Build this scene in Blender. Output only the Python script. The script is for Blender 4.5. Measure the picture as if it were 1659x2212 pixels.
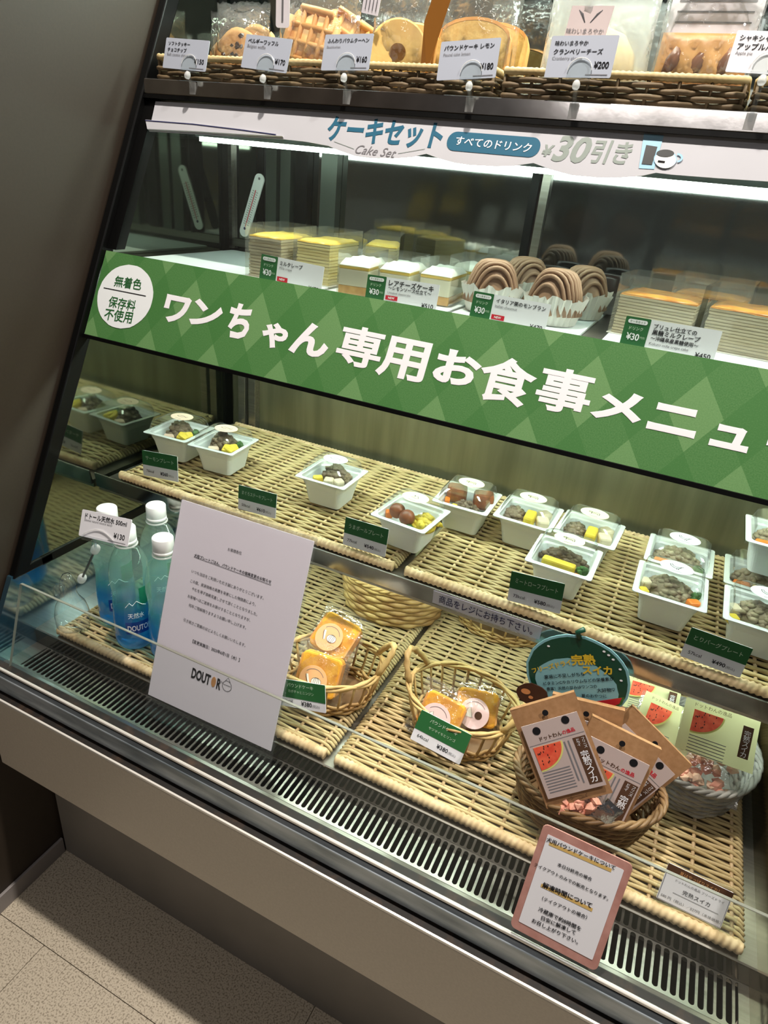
import bpy, math, random
from mathutils import Vector, Matrix
random.seed(7)
sc = bpy.context.scene
for o in list(bpy.data.objects): bpy.data.objects.remove(o)

# ------------------------------------------------------------------ camera
CAM = Vector((0, 0, 1.25))
FPX = 1410.0
RX = Vector((0.895849, 0.4347764, 0.091783))       # image right
RD = Vector((0.2744096, -0.3788327, -0.8838468))   # image down
RF = Vector((-0.3495053, 0.8169794, -0.4586837))   # view direction
cd = bpy.data.cameras.new('camera'); cam = bpy.data.objects.new('camera', cd)
sc.collection.objects.link(cam)
cd.sensor_fit = 'AUTO'; cd.sensor_width = 36.0; cd.lens = FPX / 2212 * 36.0
cd.clip_start = 0.02; cd.clip_end = 60
cam.matrix_world = Matrix(((RX.x, -RD.x, -RF.x, CAM.x), (RX.y, -RD.y, -RF.y, CAM.y),
                           (RX.z, -RD.z, -RF.z, CAM.z), (0, 0, 0, 1)))
sc.camera = cam
# ------------------------------------------------------------------ light
w = bpy.data.worlds.new('world'); sc.world = w; w.use_nodes = True
w.node_tree.nodes['Background'].inputs[0].default_value = (0.95, 0.9, 0.85, 1)
w.node_tree.nodes['Background'].inputs[1].default_value = 0.05
vs = sc.view_settings
vs.view_transform = 'Standard'; vs.look = 'None'; vs.gamma = 1.0; vs.use_curve_mapping = False
vs.exposure = 0.0
def area(name, loc, rot, sx, sy, power, col=(1, 1, 1), spread=180):
    l = bpy.data.lights.new(name, 'AREA'); l.shape = 'RECTANGLE'; l.size = sx; l.size_y = sy
    l.energy = power; l.color = col; l.spread = math.radians(spread)
    o = bpy.data.objects.new(name, l); sc.collection.objects.link(o)
    o.location = loc; o.rotation_euler = rot
    return o
area('ceiling_downlight', (-0.35, 0.60, 2.55), (0, 0, 0), 0.05, 0.05, 22, (1, 0.92, 0.82), 150)
area('ceiling_downlight', (0.75, 0.60, 2.55), (0, 0, 0), 0.05, 0.05, 20, (1, 0.93, 0.85), 150)
area('fill_light_behind_camera', (-0.2, -1.3, 2.6), (math.radians(-15), 0, 0), 1.2, 0.5, 14, (1, 0.96, 0.95))  # unseen soft fill added behind the camera to brighten the front faces
LED_TOP, LED_MID, LED_LOW, LED_CANOPY = 20.0, 67.0, 31.0, 105.0

# ------------------------------------------------------------------ pixels to places
def ray(u, v): return RX * (u - 829.5) + RD * (v - 1106.0) + RF * FPX
def pz(u, v, z): d = ray(u, v); return CAM + d * ((z - CAM.z) / d.z)
def py(u, v, y): d = ray(u, v); return CAM + d * (y / d.y)
KS = 0.49962
def yslope(z, off=0.0): return 0.5309 + off + KS * (z - 0.6552)
def ps(u, v, off):
    d = ray(u, v); return CAM + d * ((0.5309 + off - KS * (0.6552 - CAM.z)) / (d.y - KS * d.z))

# ------------------------------------------------------------------ materials
def lin(c):
    r = []
    for x in c:
        x /= 255.0
        r.append(x / 12.92 if x <= 0.04045 else ((x + 0.055) / 1.055) ** 2.4)
    return (*r, 1.0)
MATS = {}
def new_mat(name):
    m = bpy.data.materials.new(name); m.use_nodes = True; nt = m.node_tree
    for n in list(nt.nodes): nt.nodes.remove(n)
    out = nt.nodes.new('ShaderNodeOutputMaterial')
    MATS[name] = m
    return m, nt, out
def mat(name, col, rough=0.5, metal=0.0, spec=0.5, col2=None, scale=40.0, bump=0.0, bscale=None, emit=0.0, stretch=None, detail=4.0, sub=0.0, lo=0.35, hi=0.65):
    m, nt, out = new_mat(name)
    b = nt.nodes.new('ShaderNodeBsdfPrincipled'); nt.links.new(b.outputs[0], out.inputs[0])
    b.inputs['Base Color'].default_value = lin(col); b.inputs['Roughness'].default_value = rough
    b.inputs['Metallic'].default_value = metal; b.inputs['Specular IOR Level'].default_value = spec
    tc = nt.nodes.new('ShaderNodeTexCoord'); mp = nt.nodes.new('ShaderNodeMapping')
    nt.links.new(tc.outputs['Object'], mp.inputs[0])
    if stretch: mp.inputs['Scale'].default_value = stretch
    if col2 is not None:
        n = nt.nodes.new('ShaderNodeTexNoise'); n.inputs['Scale'].default_value = scale; n.inputs['Detail'].default_value = detail
        nt.links.new(mp.outputs[0], n.inputs['Vector'])
        r = nt.nodes.new('ShaderNodeValToRGB'); r.color_ramp.elements[0].position = lo; r.color_ramp.elements[1].position = hi
        r.color_ramp.elements[0].color = lin(col); r.color_ramp.elements[1].color = lin(col2)
        nt.links.new(n.outputs[0], r.inputs[0]); nt.links.new(r.outputs[0], b.inputs['Base Color'])
    if bump:
        n2 = nt.nodes.new('ShaderNodeTexNoise'); n2.inputs['Scale'].default_value = bscale or scale; n2.inputs['Detail'].default_value = 5
        nt.links.new(mp.outputs[0], n2.inputs['Vector'])
        bp = nt.nodes.new('ShaderNodeBump'); bp.inputs['Strength'].default_value = bump; bp.inputs['Distance'].default_value = 0.002
        nt.links.new(n2.outputs[0], bp.inputs['Height']); nt.links.new(bp.outputs[0], b.inputs['Normal'])
    if emit:
        b.inputs['Emission Color'].default_value = lin(col); b.inputs['Emission Strength'].default_value = emit
    if sub:
        b.inputs['Subsurface Weight'].default_value = sub; b.inputs['Subsurface Scale'].default_value = 0.004
    return m
def thin_fresnel(nt, ior):
    # same mirror share from both faces of a thin sheet
    fr = nt.nodes.new('ShaderNodeFresnel'); ge = nt.nodes.new('ShaderNodeNewGeometry')
    mr = nt.nodes.new('ShaderNodeMapRange'); mr.inputs[3].default_value = ior; mr.inputs[4].default_value = 1.0 / ior
    nt.links.new(ge.outputs['Backfacing'], mr.inputs[0]); nt.links.new(mr.outputs[0], fr.inputs['IOR'])
    return fr
def clear(name, tint=(255, 255, 255), haze=0.0, hazecol=(255, 255, 255), gloss=1.0, rough=0.04, bump=0.0, bscale=30.0, ior=1.45):
    """thin clear sheet: lets light straight through, mirrors by Fresnel, optional milky haze"""
    m, nt, out = new_mat(name)
    t = nt.nodes.new('ShaderNodeBsdfTransparent'); t.inputs[0].default_value = lin(tint)
    g = nt.nodes.new('ShaderNodeBsdfGlossy'); g.inputs['Roughness'].default_value = rough
    fr = thin_fresnel(nt, ior)
    mu = nt.nodes.new('ShaderNodeMath'); mu.operation = 'MULTIPLY'; mu.inputs[1].default_value = gloss; mu.use_clamp = True
    nt.links.new(fr.outputs[0], mu.inputs[0])
    mx = nt.nodes.new('ShaderNodeMixShader'); nt.links.new(mu.outputs[0], mx.inputs[0])
    base = t
    if haze:
        d = nt.nodes.new('ShaderNodeBsdfDiffuse'); d.inputs[0].default_value = lin(hazecol)
        tl = nt.nodes.new('ShaderNodeBsdfTranslucent'); tl.inputs[0].default_value = lin(hazecol)
        a = nt.nodes.new('ShaderNodeMixShader'); a.inputs[0].default_value = 0.5
        nt.links.new(d.outputs[0], a.inputs[1]); nt.links.new(tl.outputs[0], a.inputs[2])
        hz = nt.nodes.new('ShaderNodeMixShader'); hz.inputs[0].default_value = haze
        nt.links.new(t.outputs[0], hz.inputs[1]); nt.links.new(a.outputs[0], hz.inputs[2]); base = hz
    nt.links.new(base.outputs[0], mx.inputs[1]); nt.links.new(g.outputs[0], mx.inputs[2])
    nt.links.new(mx.outputs[0], out.inputs[0])
    if bump:
        tc = nt.nodes.new('ShaderNodeTexCoord'); n2 = nt.nodes.new('ShaderNodeTexNoise'); n2.inputs['Scale'].default_value = bscale
        n2.inputs['Detail'].default_value = 3
        nt.links.new(tc.outputs['Object'], n2.inputs['Vector'])
        bp = nt.nodes.new('ShaderNodeBump'); bp.inputs['Strength'].default_value = bump; bp.inputs['Distance'].default_value = 0.01
        nt.links.new(n2.outputs[0], bp.inputs['Height']); nt.links.new(bp.outputs[0], g.inputs['Normal']); nt.links.new(bp.outputs[0], fr.inputs['Normal'])
    return m
def mirror(name, base, refl, rough=0.03, tint=(255, 255, 255)):
    m, nt, out = new_mat(name)
    d = nt.nodes.new('ShaderNodeBsdfDiffuse'); d.inputs[0].default_value = lin(base)
    g = nt.nodes.new('ShaderNodeBsdfGlossy'); g.inputs['Roughness'].default_value = rough; g.inputs['Color'].default_value = lin(tint)
    mx = nt.nodes.new('ShaderNodeMixShader'); mx.inputs[0].default_value = refl
    nt.links.new(d.outputs[0], mx.inputs[1]); nt.links.new(g.outputs[0], mx.inputs[2]); nt.links.new(mx.outputs[0], out.inputs[0])
    return m
def emitter(name, col, strength):
    m, nt, out = new_mat(name)
    e = nt.nodes.new('ShaderNodeEmission'); e.inputs[0].default_value = (*col, 1); e.inputs[1].default_value = strength
    nt.links.new(e.outputs[0], out.inputs[0]); return m

M_WALL = mat('brown_wall_paint', (48, 38, 28), 0.6, col2=(45, 36, 26), scale=260, bump=0.05, bscale=500)
M_BASE = mat('grey_vinyl_skirting', (140, 134, 132), 0.5)
M_TILE = mat('speckled_stone_tile', (140, 128, 110), 0.55, col2=(196, 184, 164), scale=330, bump=0.15, bscale=400, detail=6, lo=0.36, hi=0.52)
M_GROUT = mat('dark_joint', (96, 84, 68), 0.9)
M_BLACK = mat('black_metal_frame', (7, 7, 7), 0.4, spec=0.2)
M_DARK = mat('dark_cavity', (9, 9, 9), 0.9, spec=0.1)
M_STEEL = mat('brushed_steel', (150, 146, 138), 0.28, metal=0.9, col2=(165, 160, 152), scale=30, stretch=(0.4, 8, 8))
M_POLISH = mat('polished_steel', (176, 172, 168), 0.13, metal=1.0, col2=(150, 146, 142), scale=24, bump=0.03, bscale=40)
M_RISER = mat('mirror_steel_riser', (120, 116, 110), 0.10, metal=1.0)
M_STEELBACK = mat('olive_lit_stainless', (122, 120, 96), 0.34, metal=0.75, col2=(146, 144, 118), scale=5, stretch=(6, 1, 0.4))  # olive cast of the light is put into the steel colour
M_POSTDK = mat('dull_rear_post', (92, 98, 92), 0.35, metal=0.7)
M_PANEL = mat('grey_painted_panel', (204, 193, 177), 0.42, spec=0.35, col2=(198, 187, 171), scale=300, bump=0.04, bscale=600)
M_KICK = mat('dark_kick_plate', (128, 122, 115), 0.5, col2=(118, 113, 106), scale=6)
M_BUMPER = mat('reflection_tinted_bumper', (186, 194, 200), 0.28, metal=0.35, col2=(128, 138, 144), scale=9, stretch=(1, 6, 6), bump=0.03, bscale=60)  # blue-grey reflection painted into the strip's colour
M_TRIM = mat('bright_trim', (238, 234, 226), 0.3, metal=0.25)
M_GROOVE = mat('dirty_black_groove', (22, 17, 13), 0.6, col2=(64, 46, 32), scale=60, lo=0.5, hi=0.8)
M_SIDEGLASS = mirror('smoky_side_glass', (22, 23, 20), 0.33, 0.06, (215, 225, 205))
M_SIDESTEEL = mirror('steel_wall_blue_reflection', (30, 64, 82), 0.5, 0.10, (200, 225, 235))  # blue of the reflected bottles is put into the base colour
M_SIDESTEELB = mirror('steel_wall_brown_reflection', (48, 42, 32), 0.42, 0.12, (225, 215, 195))  # brown reflection on this side is put into the base colour
M_REAR = mirror('dark_rear_glass', (16, 20, 18), 0.30, 0.05)
M_GLASS = clear('front_glass', (250, 254, 252), 0.003, gloss=0.8)
M_GUARD = clear('acrylic_guard', (252, 254, 253), 0.008, gloss=0.7)
M_GUARDEDGE = clear('acrylic_edge', (200, 205, 200), 0.65, (190, 188, 178), gloss=0.6, rough=0.2)
M_ACRYL = clear('clear_acrylic', (252, 254, 255), 0.02, gloss=1.6, rough=0.03, ior=1.5)
M_KNOB = clear('milky_plastic', (240, 240, 240), 0.6, gloss=1.0, rough=0.1)
M_LID = clear('clear_lid_plastic', (253, 254, 254), 0.018, gloss=1.7, rough=0.03, ior=1.5)
M_FILM = clear('cellophane', (253, 254, 253), 0.05, gloss=2.2, rough=0.06, bump=0.6, bscale=45, ior=1.45)
M_BAG = clear('crinkled_bag', (253, 254, 253), 0.07, gloss=2.6, rough=0.07, bump=1.0, bscale=32, ior=1.5)
M_BAGW = clear('overexposed_bag_haze', (253, 254, 253), 0.34, gloss=2.4, rough=0.08, bump=1.0, bscale=28, ior=1.5)  # clear bag hazed white to stand for overexposure
M_CAKEFILM = clear('cake_film', (252, 252, 248), 0.09, gloss=1.6, rough=0.05)
M_WICKER = mat('pale_wicker', (206, 186, 140), 0.55, col2=(186, 162, 114), scale=35, stretch=(1, 6, 6), spec=0.3)
M_WICKERRIM = mat('pale_wicker_rope', (222, 196, 156), 0.55, col2=(198, 168, 126), scale=50, spec=0.3)
M_WICKERDK = mat('shaded_wicker', (122, 104, 78), 0.55, col2=(88, 72, 52), scale=30, spec=0.3)  # wicker darkened in colour for the less lit weave
M_WICKERGOLD = mat('golden_willow', (206, 178, 116), 0.5, col2=(158, 122, 76), scale=16, spec=0.35)
M_WICKERBR = mat('brown_willow', (142, 112, 76), 0.5, col2=(104, 78, 50), scale=24, spec=0.35)
M_WICKERSIL = mat('silver_painted_wicker', (168, 166, 160), 0.45, col2=(128, 125, 118), scale=24, spec=0.4)
M_WHITE = mat('white_plastic', (238, 240, 240), 0.35, sub=0.0)
M_TRAYW = mat('white_box_plastic', (236, 240, 240), 0.35, spec=0.4)
M_PAPER = mat('white_paper', (242, 236, 244), 0.7, spec=0.2)
M_PAPERSTRIP = mat('white_banner_paper', (192, 192, 198), 0.7, spec=0.2, col2=(186, 186, 192), scale=6)
M_CARDSHADE = mat('shaded_card', (176, 182, 196), 0.6, spec=0.2)  # shade on the cards is put into their colour
M_CARDW = mat('white_card', (235, 234, 240), 0.55, spec=0.25)
M_CARDG = mat('green_card_ink', (42, 100, 54), 0.5, spec=0.3)
M_INK = mat('black_ink', (28, 27, 30), 0.7, spec=0.1)
M_INKG = mat('grey_ink', (118, 116, 120), 0.7, spec=0.1)
M_INKW = mat('white_ink', (240, 238, 242), 0.6, spec=0.2)
M_INKPG = mat('pale_green_ink', (196, 214, 190), 0.6, spec=0.2)
M_INKTEAL = mat('teal_ink', (40, 96, 122), 0.6, spec=0.2)
M_INKSIL = mat('silver_ink', (136, 146, 140), 0.5, spec=0.3)
M_INKGREEN = mat('dark_green_ink', (34, 92, 44), 0.6, spec=0.2)
M_INKRED = mat('red_ink', (200, 34, 52), 0.6, spec=0.2)
M_INKTAN = mat('tan_ink', (206, 150, 96), 0.6, spec=0.2)
M_INKNAVY = mat('navy_ink', (48, 50, 92), 0.6, spec=0.2)
M_INKMUSTARD = mat('mustard_brush_ink', (214, 178, 106), 0.7, spec=0.2)
M_STRIPBLUE = mat('pale_blue_tape', (206, 210, 230), 0.5, spec=0.3)
M_PINK = mat('dusty_pink_frame', (196, 146, 136), 0.45, col2=(180, 128, 118), scale=60)
M_KRAFT = mat('kraft_paper', (164, 124, 88), 0.75, spec=0.15, col2=(152, 113, 78), scale=160)
M_LABELLILAC = mat('pale_printed_label', (184, 166, 162), 0.65, spec=0.2)
M_LABELCREAM = mat('cream_label', (204, 202, 156), 0.65, spec=0.2)
M_BROWNINK = mat('brown_label_ink', (84, 58, 42), 0.65, spec=0.2)
M_MELON = mat('watermelon_red', (214, 70, 48), 0.6, col2=(232, 104, 72), scale=90)
M_RIND = mat('watermelon_rind_ink', (206, 204, 120), 0.6)
M_SEED = mat('melon_seed_ink', (50, 22, 16), 0.6)
M_FRUIT = mat('freeze_dried_fruit', (226, 150, 128), 0.8, col2=(240, 180, 156), scale=60, bump=0.3, bscale=200)
M_FRUITP = mat('freeze_dried_fruit_pale', (236, 196, 166), 0.8, col2=(246, 214, 186), scale=60, bump=0.3, bscale=200)
M_CREPE = mat('crepe_layers', (214, 200, 172), 0.6, col2=(196, 178, 146), scale=60, stretch=(0.4, 0.4, 6))
M_CREPEY = mat('milk_crepe_layers', (236, 220, 160), 0.6, col2=(220, 198, 128), scale=60, stretch=(0.4, 0.4, 6))
M_YGLAZE = mat('yellow_glaze', (238, 196, 70), 0.3, col2=(246, 214, 110), scale=70)
M_CARAMEL = mat('caramel_glaze', (196, 120, 44), 0.25, col2=(226, 160, 72), scale=45, bump=0.2, bscale=90)
M_CREAM = mat('white_cream', (244, 246, 240), 0.5)
M_CUSTARD = mat('pale_cheesecake', (232, 226, 202), 0.55)
M_SPONGE = mat('sponge_crumb', (224, 176, 96), 0.75, col2=(204, 150, 74), scale=140, bump=0.3, bscale=240)
M_LEMON = mat('lemon_sauce', (236, 196, 62), 0.3)
M_MONT = mat('chestnut_cream', (150, 116, 92), 0.55, col2=(172, 138, 112), scale=30)
M_CHOCO = mat('chocolate_cake', (44, 30, 26), 0.35)
M_CUPPAPER = mat('pleated_paper_cup', (226, 222, 214), 0.7)
M_SHEET = mat('white_cake_sheet', (226, 234, 236), 0.4)
M_COOKIE = mat('cookie_dough', (188, 142, 88), 0.8, col2=(164, 116, 66), scale=60, bump=0.5, bscale=120)
M_CHIP = mat('chocolate_chip', (56, 34, 24), 0.45)
M_WAFFLE = mat('golden_waffle', (222, 168, 98), 0.6, col2=(196, 134, 68), scale=26, bump=0.3, bscale=90)
M_BAUM = mat('baumkuchen_rings', (226, 188, 112), 0.7, col2=(212, 168, 90), scale=30, bump=0.2, bscale=120)
M_CRUST = mat('browned_crust', (206, 138, 66), 0.55, col2=(226, 168, 92), scale=18)
M_POUND = mat('pound_cake_crumb', (220, 184, 110), 0.8, col2=(200, 160, 84), scale=120, bump=0.3, bscale=200)
M_POUNDY = mat('pumpkin_pound_cake', (236, 178, 56), 0.75, col2=(214, 146, 36), scale=70, bump=0.35, bscale=160)
M_BUN = mat('pale_bun', (236, 214, 160), 0.6, col2=(226, 196, 134), scale=14)
M_FILLING = mat('apple_filling', (120, 66, 30), 0.3)
M_PIE = mat('flaky_pie', (214, 158, 84), 0.45, col2=(178, 116, 54), scale=16, bump=0.3, bscale=60)
M_MEAT = mat('minced_meat', (134, 116, 94), 0.6, col2=(96, 76, 58), scale=90)
M_RICE = mat('grainy_meat', (164, 150, 124), 0.6, col2=(120, 102, 80), scale=90)
M_BALL = mat('brown_meatball', (112, 62, 38), 0.4, col2=(150, 84, 48), scale=60)
M_EGG = mat('yellow_sweet_potato', (232, 206, 74), 0.55, col2=(220, 188, 54), scale=60)
M_CARROT = mat('carrot_orange', (232, 126, 44), 0.5)
M_LEAF = mat('broccoli_green', (70, 116, 52), 0.6, col2=(50, 88, 38), scale=120)
M_TOFU = mat('pale_cube', (222, 206, 176), 0.6)
M_STICKPINK = mat('pale_pink_sticker', (238, 208, 186), 0.5)
M_STICKCREAM = mat('cream_sticker', (240, 234, 198), 0.5)
M_STICKWHITE = mat('white_sticker', (236, 240, 242), 0.5)
M_STICKORANGE = mat('peach_sticker', (240, 184, 132), 0.5)
M_STICKROSE = mat('rose_sticker', (238, 208, 208), 0.5)
M_POPGREEN = mat('dark_green_pop_ink', (16, 66, 48), 0.4)
M_POPBLUE = mat('pale_blue_pop_ink', (128, 178, 186), 0.5)
M_POPYELLOW = mat('mustard_marker', (214, 178, 44), 0.5)
M_POPRED = mat('red_melon_marker', (190, 34, 44), 0.5)
M_DOGBR = mat('brown_lacquer', (60, 34, 22), 0.3)
M_DOGTAN = mat('tan_lacquer', (176, 112, 66), 0.4)
M_ROD = mat('grey_rod', (92, 100, 98), 0.4)
M_COFFEE = mat('black_coffee_ink', (22, 28, 30), 0.4)
M_ICE = mat('pale_blue_glass_ink', (150, 196, 222), 0.4)
M_PINKPACK = mat('pale_pink_sleeve', (216, 200, 200), 0.6)
M_FOIL = mat('shiny_foil', (225, 225, 228), 0.18, metal=1.0, bump=1.0, bscale=60)
M_LED = {n: emitter('led_' + n, (0.83, 1.0, 0.87), s) for n, s in (('top', LED_TOP), ('mid', LED_MID), ('low', LED_LOW), ('canopy', LED_CANOPY))}

def banner_mat():
    m, nt, out = new_mat('green_argyle_print'); N = nt.nodes; L = nt.links
    b = N.new('ShaderNodeBsdfPrincipled'); L.new(b.outputs[0], out.inputs[0]); b.inputs['Roughness'].default_value = 0.55
    b.inputs['Specular IOR Level'].default_value = 0.25
    tc = N.new('ShaderNodeTexCoord'); sp = N.new('ShaderNodeSeparateXYZ'); L.new(tc.outputs['Object'], sp.inputs[0])
    def mth(op, a, bb=None):
        n = N.new('ShaderNodeMath'); n.operation = op
        for i, x in enumerate((a, bb)):
            if x is None: continue
            if isinstance(x, (int, float)): n.inputs[i].default_value = x
            else: L.new(x, n.inputs[i])
        return n.outputs[0]
    xa = mth('DIVIDE', sp.outputs[0], 0.112); ya = mth('DIVIDE', sp.outputs[1], 0.165)
    u = mth('ADD', xa, ya); v = mth('SUBTRACT', xa, ya)
    pu = mth('LESS_THAN', mth('MODULO', mth('ADD', u, 100.25), 1.0), 0.5)
    pv = mth('LESS_THAN', mth('MODULO', mth('ADD', v, 100.1), 1.0), 0.5)
    both = mth('MULTIPLY', pu, pv); s = mth('MULTIPLY', mth('ADD', pu, pv), 0.16)
    f = mth('ADD', s, mth('MULTIPLY', both, 0.45))
    n = N.new('ShaderNodeTexNoise'); n.inputs['Scale'].default_value = 700; n.inputs['Detail'].default_value = 4; L.new(tc.outputs['Object'], n.inputs['Vector'])
    f = mth('ADD', f, mth('MULTIPLY', mth('SUBTRACT', n.outputs[0], 0.5), 0.9))
    mx = N.new('ShaderNodeMix'); mx.data_type = 'RGBA'; L.new(f, mx.inputs[0])
    mx.inputs[6].default_value = lin((66, 116, 60)); mx.inputs[7].default_value = lin((110, 150, 96)); L.new(mx.outputs[2], b.inputs['Base Color'])
    return m
M_BANNER = banner_mat()
def bottle_mat():
    m, nt, out = new_mat('blue_tinted_bottle'); N = nt.nodes; L = nt.links
    tc = N.new('ShaderNodeTexCoord'); sp = N.new('ShaderNodeSeparateXYZ'); L.new(tc.outputs['Object'], sp.inputs[0])
    mr = N.new('ShaderNodeMapRange'); mr.inputs[1].default_value = 0.0; mr.inputs[2].default_value = 0.18; L.new(sp.outputs[2], mr.inputs[0])
    r = N.new('ShaderNodeValToRGB'); L.new(mr.outputs[0], r.inputs[0])
    e = r.color_ramp.elements; e[0].position = 0.0; e[0].color = lin((120, 208, 240)); e[1].position = 0.95; e[1].color = lin((232, 246, 240))
    for p, c in ((0.10, (70, 172, 230)), (0.36, (86, 176, 226)), (0.48, (140, 218, 212)), (0.60, (226, 245, 240))):
        x = e.new(p); x.color = lin(c)
    t = N.new('ShaderNodeBsdfTransparent'); d = N.new('ShaderNodeBsdfDiffuse'); tl = N.new('ShaderNodeBsdfTranslucent')
    for q in (t, d, tl): L.new(r.outputs[0], q.inputs[0])
    a = N.new('ShaderNodeMixShader'); a.inputs[0].default_value = 0.55; L.new(d.outputs[0], a.inputs[1]); L.new(tl.outputs[0], a.inputs[2])
    hz = N.new('ShaderNodeMapRange'); hz.inputs[3].default_value = 0.50; hz.inputs[4].default_value = 0.04; L.new(mr.outputs[0], hz.inputs[0])
    b = N.new('ShaderNodeMixShader'); L.new(hz.outputs[0], b.inputs[0]); L.new(t.outputs[0], b.inputs[1]); L.new(a.outputs[0], b.inputs[2])
    g = N.new('ShaderNodeBsdfGlossy'); g.inputs['Roughness'].default_value = 0.05
    fr = thin_fresnel(nt, 1.5)
    mx = N.new('ShaderNodeMixShader'); L.new(fr.outputs[0], mx.inputs[0]); L.new(b.outputs[0], mx.inputs[1]); L.new(g.outputs[0], mx.inputs[2])
    L.new(mx.outputs[0], out.inputs[0]); return m
M_BOTTLE = bottle_mat()

# ------------------------------------------------------------------ mesh tools
def link(o): sc.collection.objects.link(o)
class MB:
    def __init__(s): s.v = []; s.f = []
    def add(s, vs_, fs):
        o = len(s.v); s.v += [tuple(v) for v in vs_]; s.f += [tuple(i + o for i in f) for f in fs]; return s
    def box(s, x0, x1, y0, y1, z0, z1):
        return s.add([(x0, y0, z0), (x1, y0, z0), (x1, y1, z0), (x0, y1, z0), (x0, y0, z1), (x1, y0, z1), (x1, y1, z1), (x0, y1, z1)],
                     [(3, 2, 1, 0), (4, 5, 6, 7), (0, 1, 5, 4), (1, 2, 6, 5), (2, 3, 7, 6), (3, 0, 4, 7)])
    def prism(s, pts, fn, a, b):
        n = len(pts)
        return s.add([fn(p, a) for p in pts] + [fn(p, b) for p in pts],
                     [tuple(range(n))[::-1], tuple(range(n, 2 * n))] + [(i, (i + 1) % n, n + (i + 1) % n, n + i) for i in range(n)])
    def prism_x(s, yz, x0, x1): return s.prism(yz, lambda p, x: (x, p[0], p[1]), x0, x1)
    def plate(s, xy, z0, z1): return s.prism(xy, lambda p, z: (p[0], p[1], z), z0, z1)
    def tube(s, path, r, n=6, closed=False, caps=True, lobes=0, twist=0.0, lob=0.25):
        P = [Vector(p) for p in path]; m = len(P); rs = r if isinstance(r, (list, tuple)) else [r] * m
        vs_ = []; up = Vector((0, 0, 1)); prev = None; dist = 0
        for i in range(m):
            t = (P[(i + 1) % m] - P[i - 1]) if closed else (P[min(i + 1, m - 1)] - P[max(i - 1, 0)])
            if t.length < 1e-9: t = Vector((1, 0, 0))
            t.normalize()
            if prev is None:
                a = up if abs(t.z) < 0.9 else Vector((1, 0, 0)); nx = (a - t * a.dot(t)).normalized()
            else: nx = (prev - t * prev.dot(t)).normalized()
            prev = nx; ny = t.cross(nx)
            if i: dist += (P[i] - P[i - 1]).length
            for k in range(n):
                a = 2 * math.pi * k / n; rr = rs[i] * (1 + (lob * math.cos(lobes * a + twist * dist) if lobes else 0))
                vs_.append(P[i] + nx * math.cos(a) * rr + ny * math.sin(a) * rr)
        fs = []
        for i in range(m if closed else m - 1):
            for k in range(n):
                j = (i + 1) % m; fs.append((i * n + k, i * n + (k + 1) % n, j * n + (k + 1) % n, j * n + k))
        if caps and not closed: fs += [tuple(range(n))[::-1], tuple((m - 1) * n + k for k in range(n))]
        return s.add(vs_, fs)
    def lathe(s, prof, n=24, cx=0, cy=0, sx=1, sy=1, wob=None, caps=True):
        vs_ = []; fs = []; m = len(prof)
        for i, (r, z) in enumerate(prof):
            for k in range(n):
                a = 2 * math.pi * k / n; q = wob(a, i) if wob else 1
                vs_.append((cx + r * math.cos(a) * sx * q, cy + r * math.sin(a) * sy * q, z))
        for i in range(m - 1):
            for k in range(n): fs.append((i * n + k, i * n + (k + 1) % n, (i + 1) * n + (k + 1) % n, (i + 1) * n + k))
        if caps and prof[0][0] > 1e-6: fs.append(tuple(range(n))[::-1])
        if caps and prof[-1][0] > 1e-6: fs.append(tuple((m - 1) * n + k for k in range(n)))
        return s.add(vs_, fs)
    def blob(s, c, r, jit=0.25, rnd=random):
        t = (1 + 5 ** .5) / 2
        V = [(-1, t, 0), (1, t, 0), (-1, -t, 0), (1, -t, 0), (0, -1, t), (0, 1, t), (0, -1, -t), (0, 1, -t), (t, 0, -1), (t, 0, 1), (-t, 0, -1), (-t, 0, 1)]
        F = [(0, 11, 5), (0, 5, 1), (0, 1, 7), (0, 7, 10), (0, 10, 11), (1, 5, 9), (5, 11, 4), (11, 10, 2), (10, 7, 6), (7, 1, 8), (3, 9, 4), (3, 4, 2), (3, 2, 6), (3, 6, 8), (3, 8, 9), (4, 9, 5), (2, 4, 11), (6, 2, 10), (8, 6, 7), (9, 8, 1)]
        rx, ry, rz = r if isinstance(r, (list, tuple)) else (r, r, r)
        out = []
        for p in V:
            q = 0.526 * (1 + rnd.uniform(-jit, jit)); out.append((c[0] + p[0] * q * rx, c[1] + p[1] * q * ry, c[2] + p[2] * q * rz))
        return s.add(out, F)
    def mesh(s, name, m, smooth=False):
        me = bpy.data.meshes.new(name); me.from_pydata(s.v, [], s.f); me.materials.append(m)
        if smooth: me.shade_smooth()
        me.update(); return me
    def build(s, name, m, parent=None, smooth=False, bevel=0.0, mw=None):
        o = bpy.data.objects.new(name, s.mesh(name, m, smooth)); link(o)
        if parent is not None: o.parent = parent
        if mw is not None: o.matrix_world = mw
        if bevel:
            b = o.modifiers.new('bevel', 'BEVEL'); b.width = bevel; b.segments = 2; b.limit_method = 'ANGLE'
        return o
def inst(name, me, parent=None, loc=None, mw=None):
    o = bpy.data.objects.new(name, me); link(o)
    if parent is not None: o.parent = parent
    if mw is not None: o.matrix_local = mw
    if loc is not None: o.location = loc
    return o
def tag(o, label=None, cat=None, group=None, kind=None):
    if label: o['label'] = label
    if cat: o['category'] = cat
    if group: o['group'] = group
    if kind: o['kind'] = kind
    return o
def empty(name, loc=(0, 0, 0), rz=0.0, mw=None):
    o = bpy.data.objects.new(name, None); link(o); o.empty_display_size = 0.02
    if mw is not None: o.matrix_world = mw
    else: o.location = loc; o.rotation_euler = (0, 0, rz)
    return o
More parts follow.
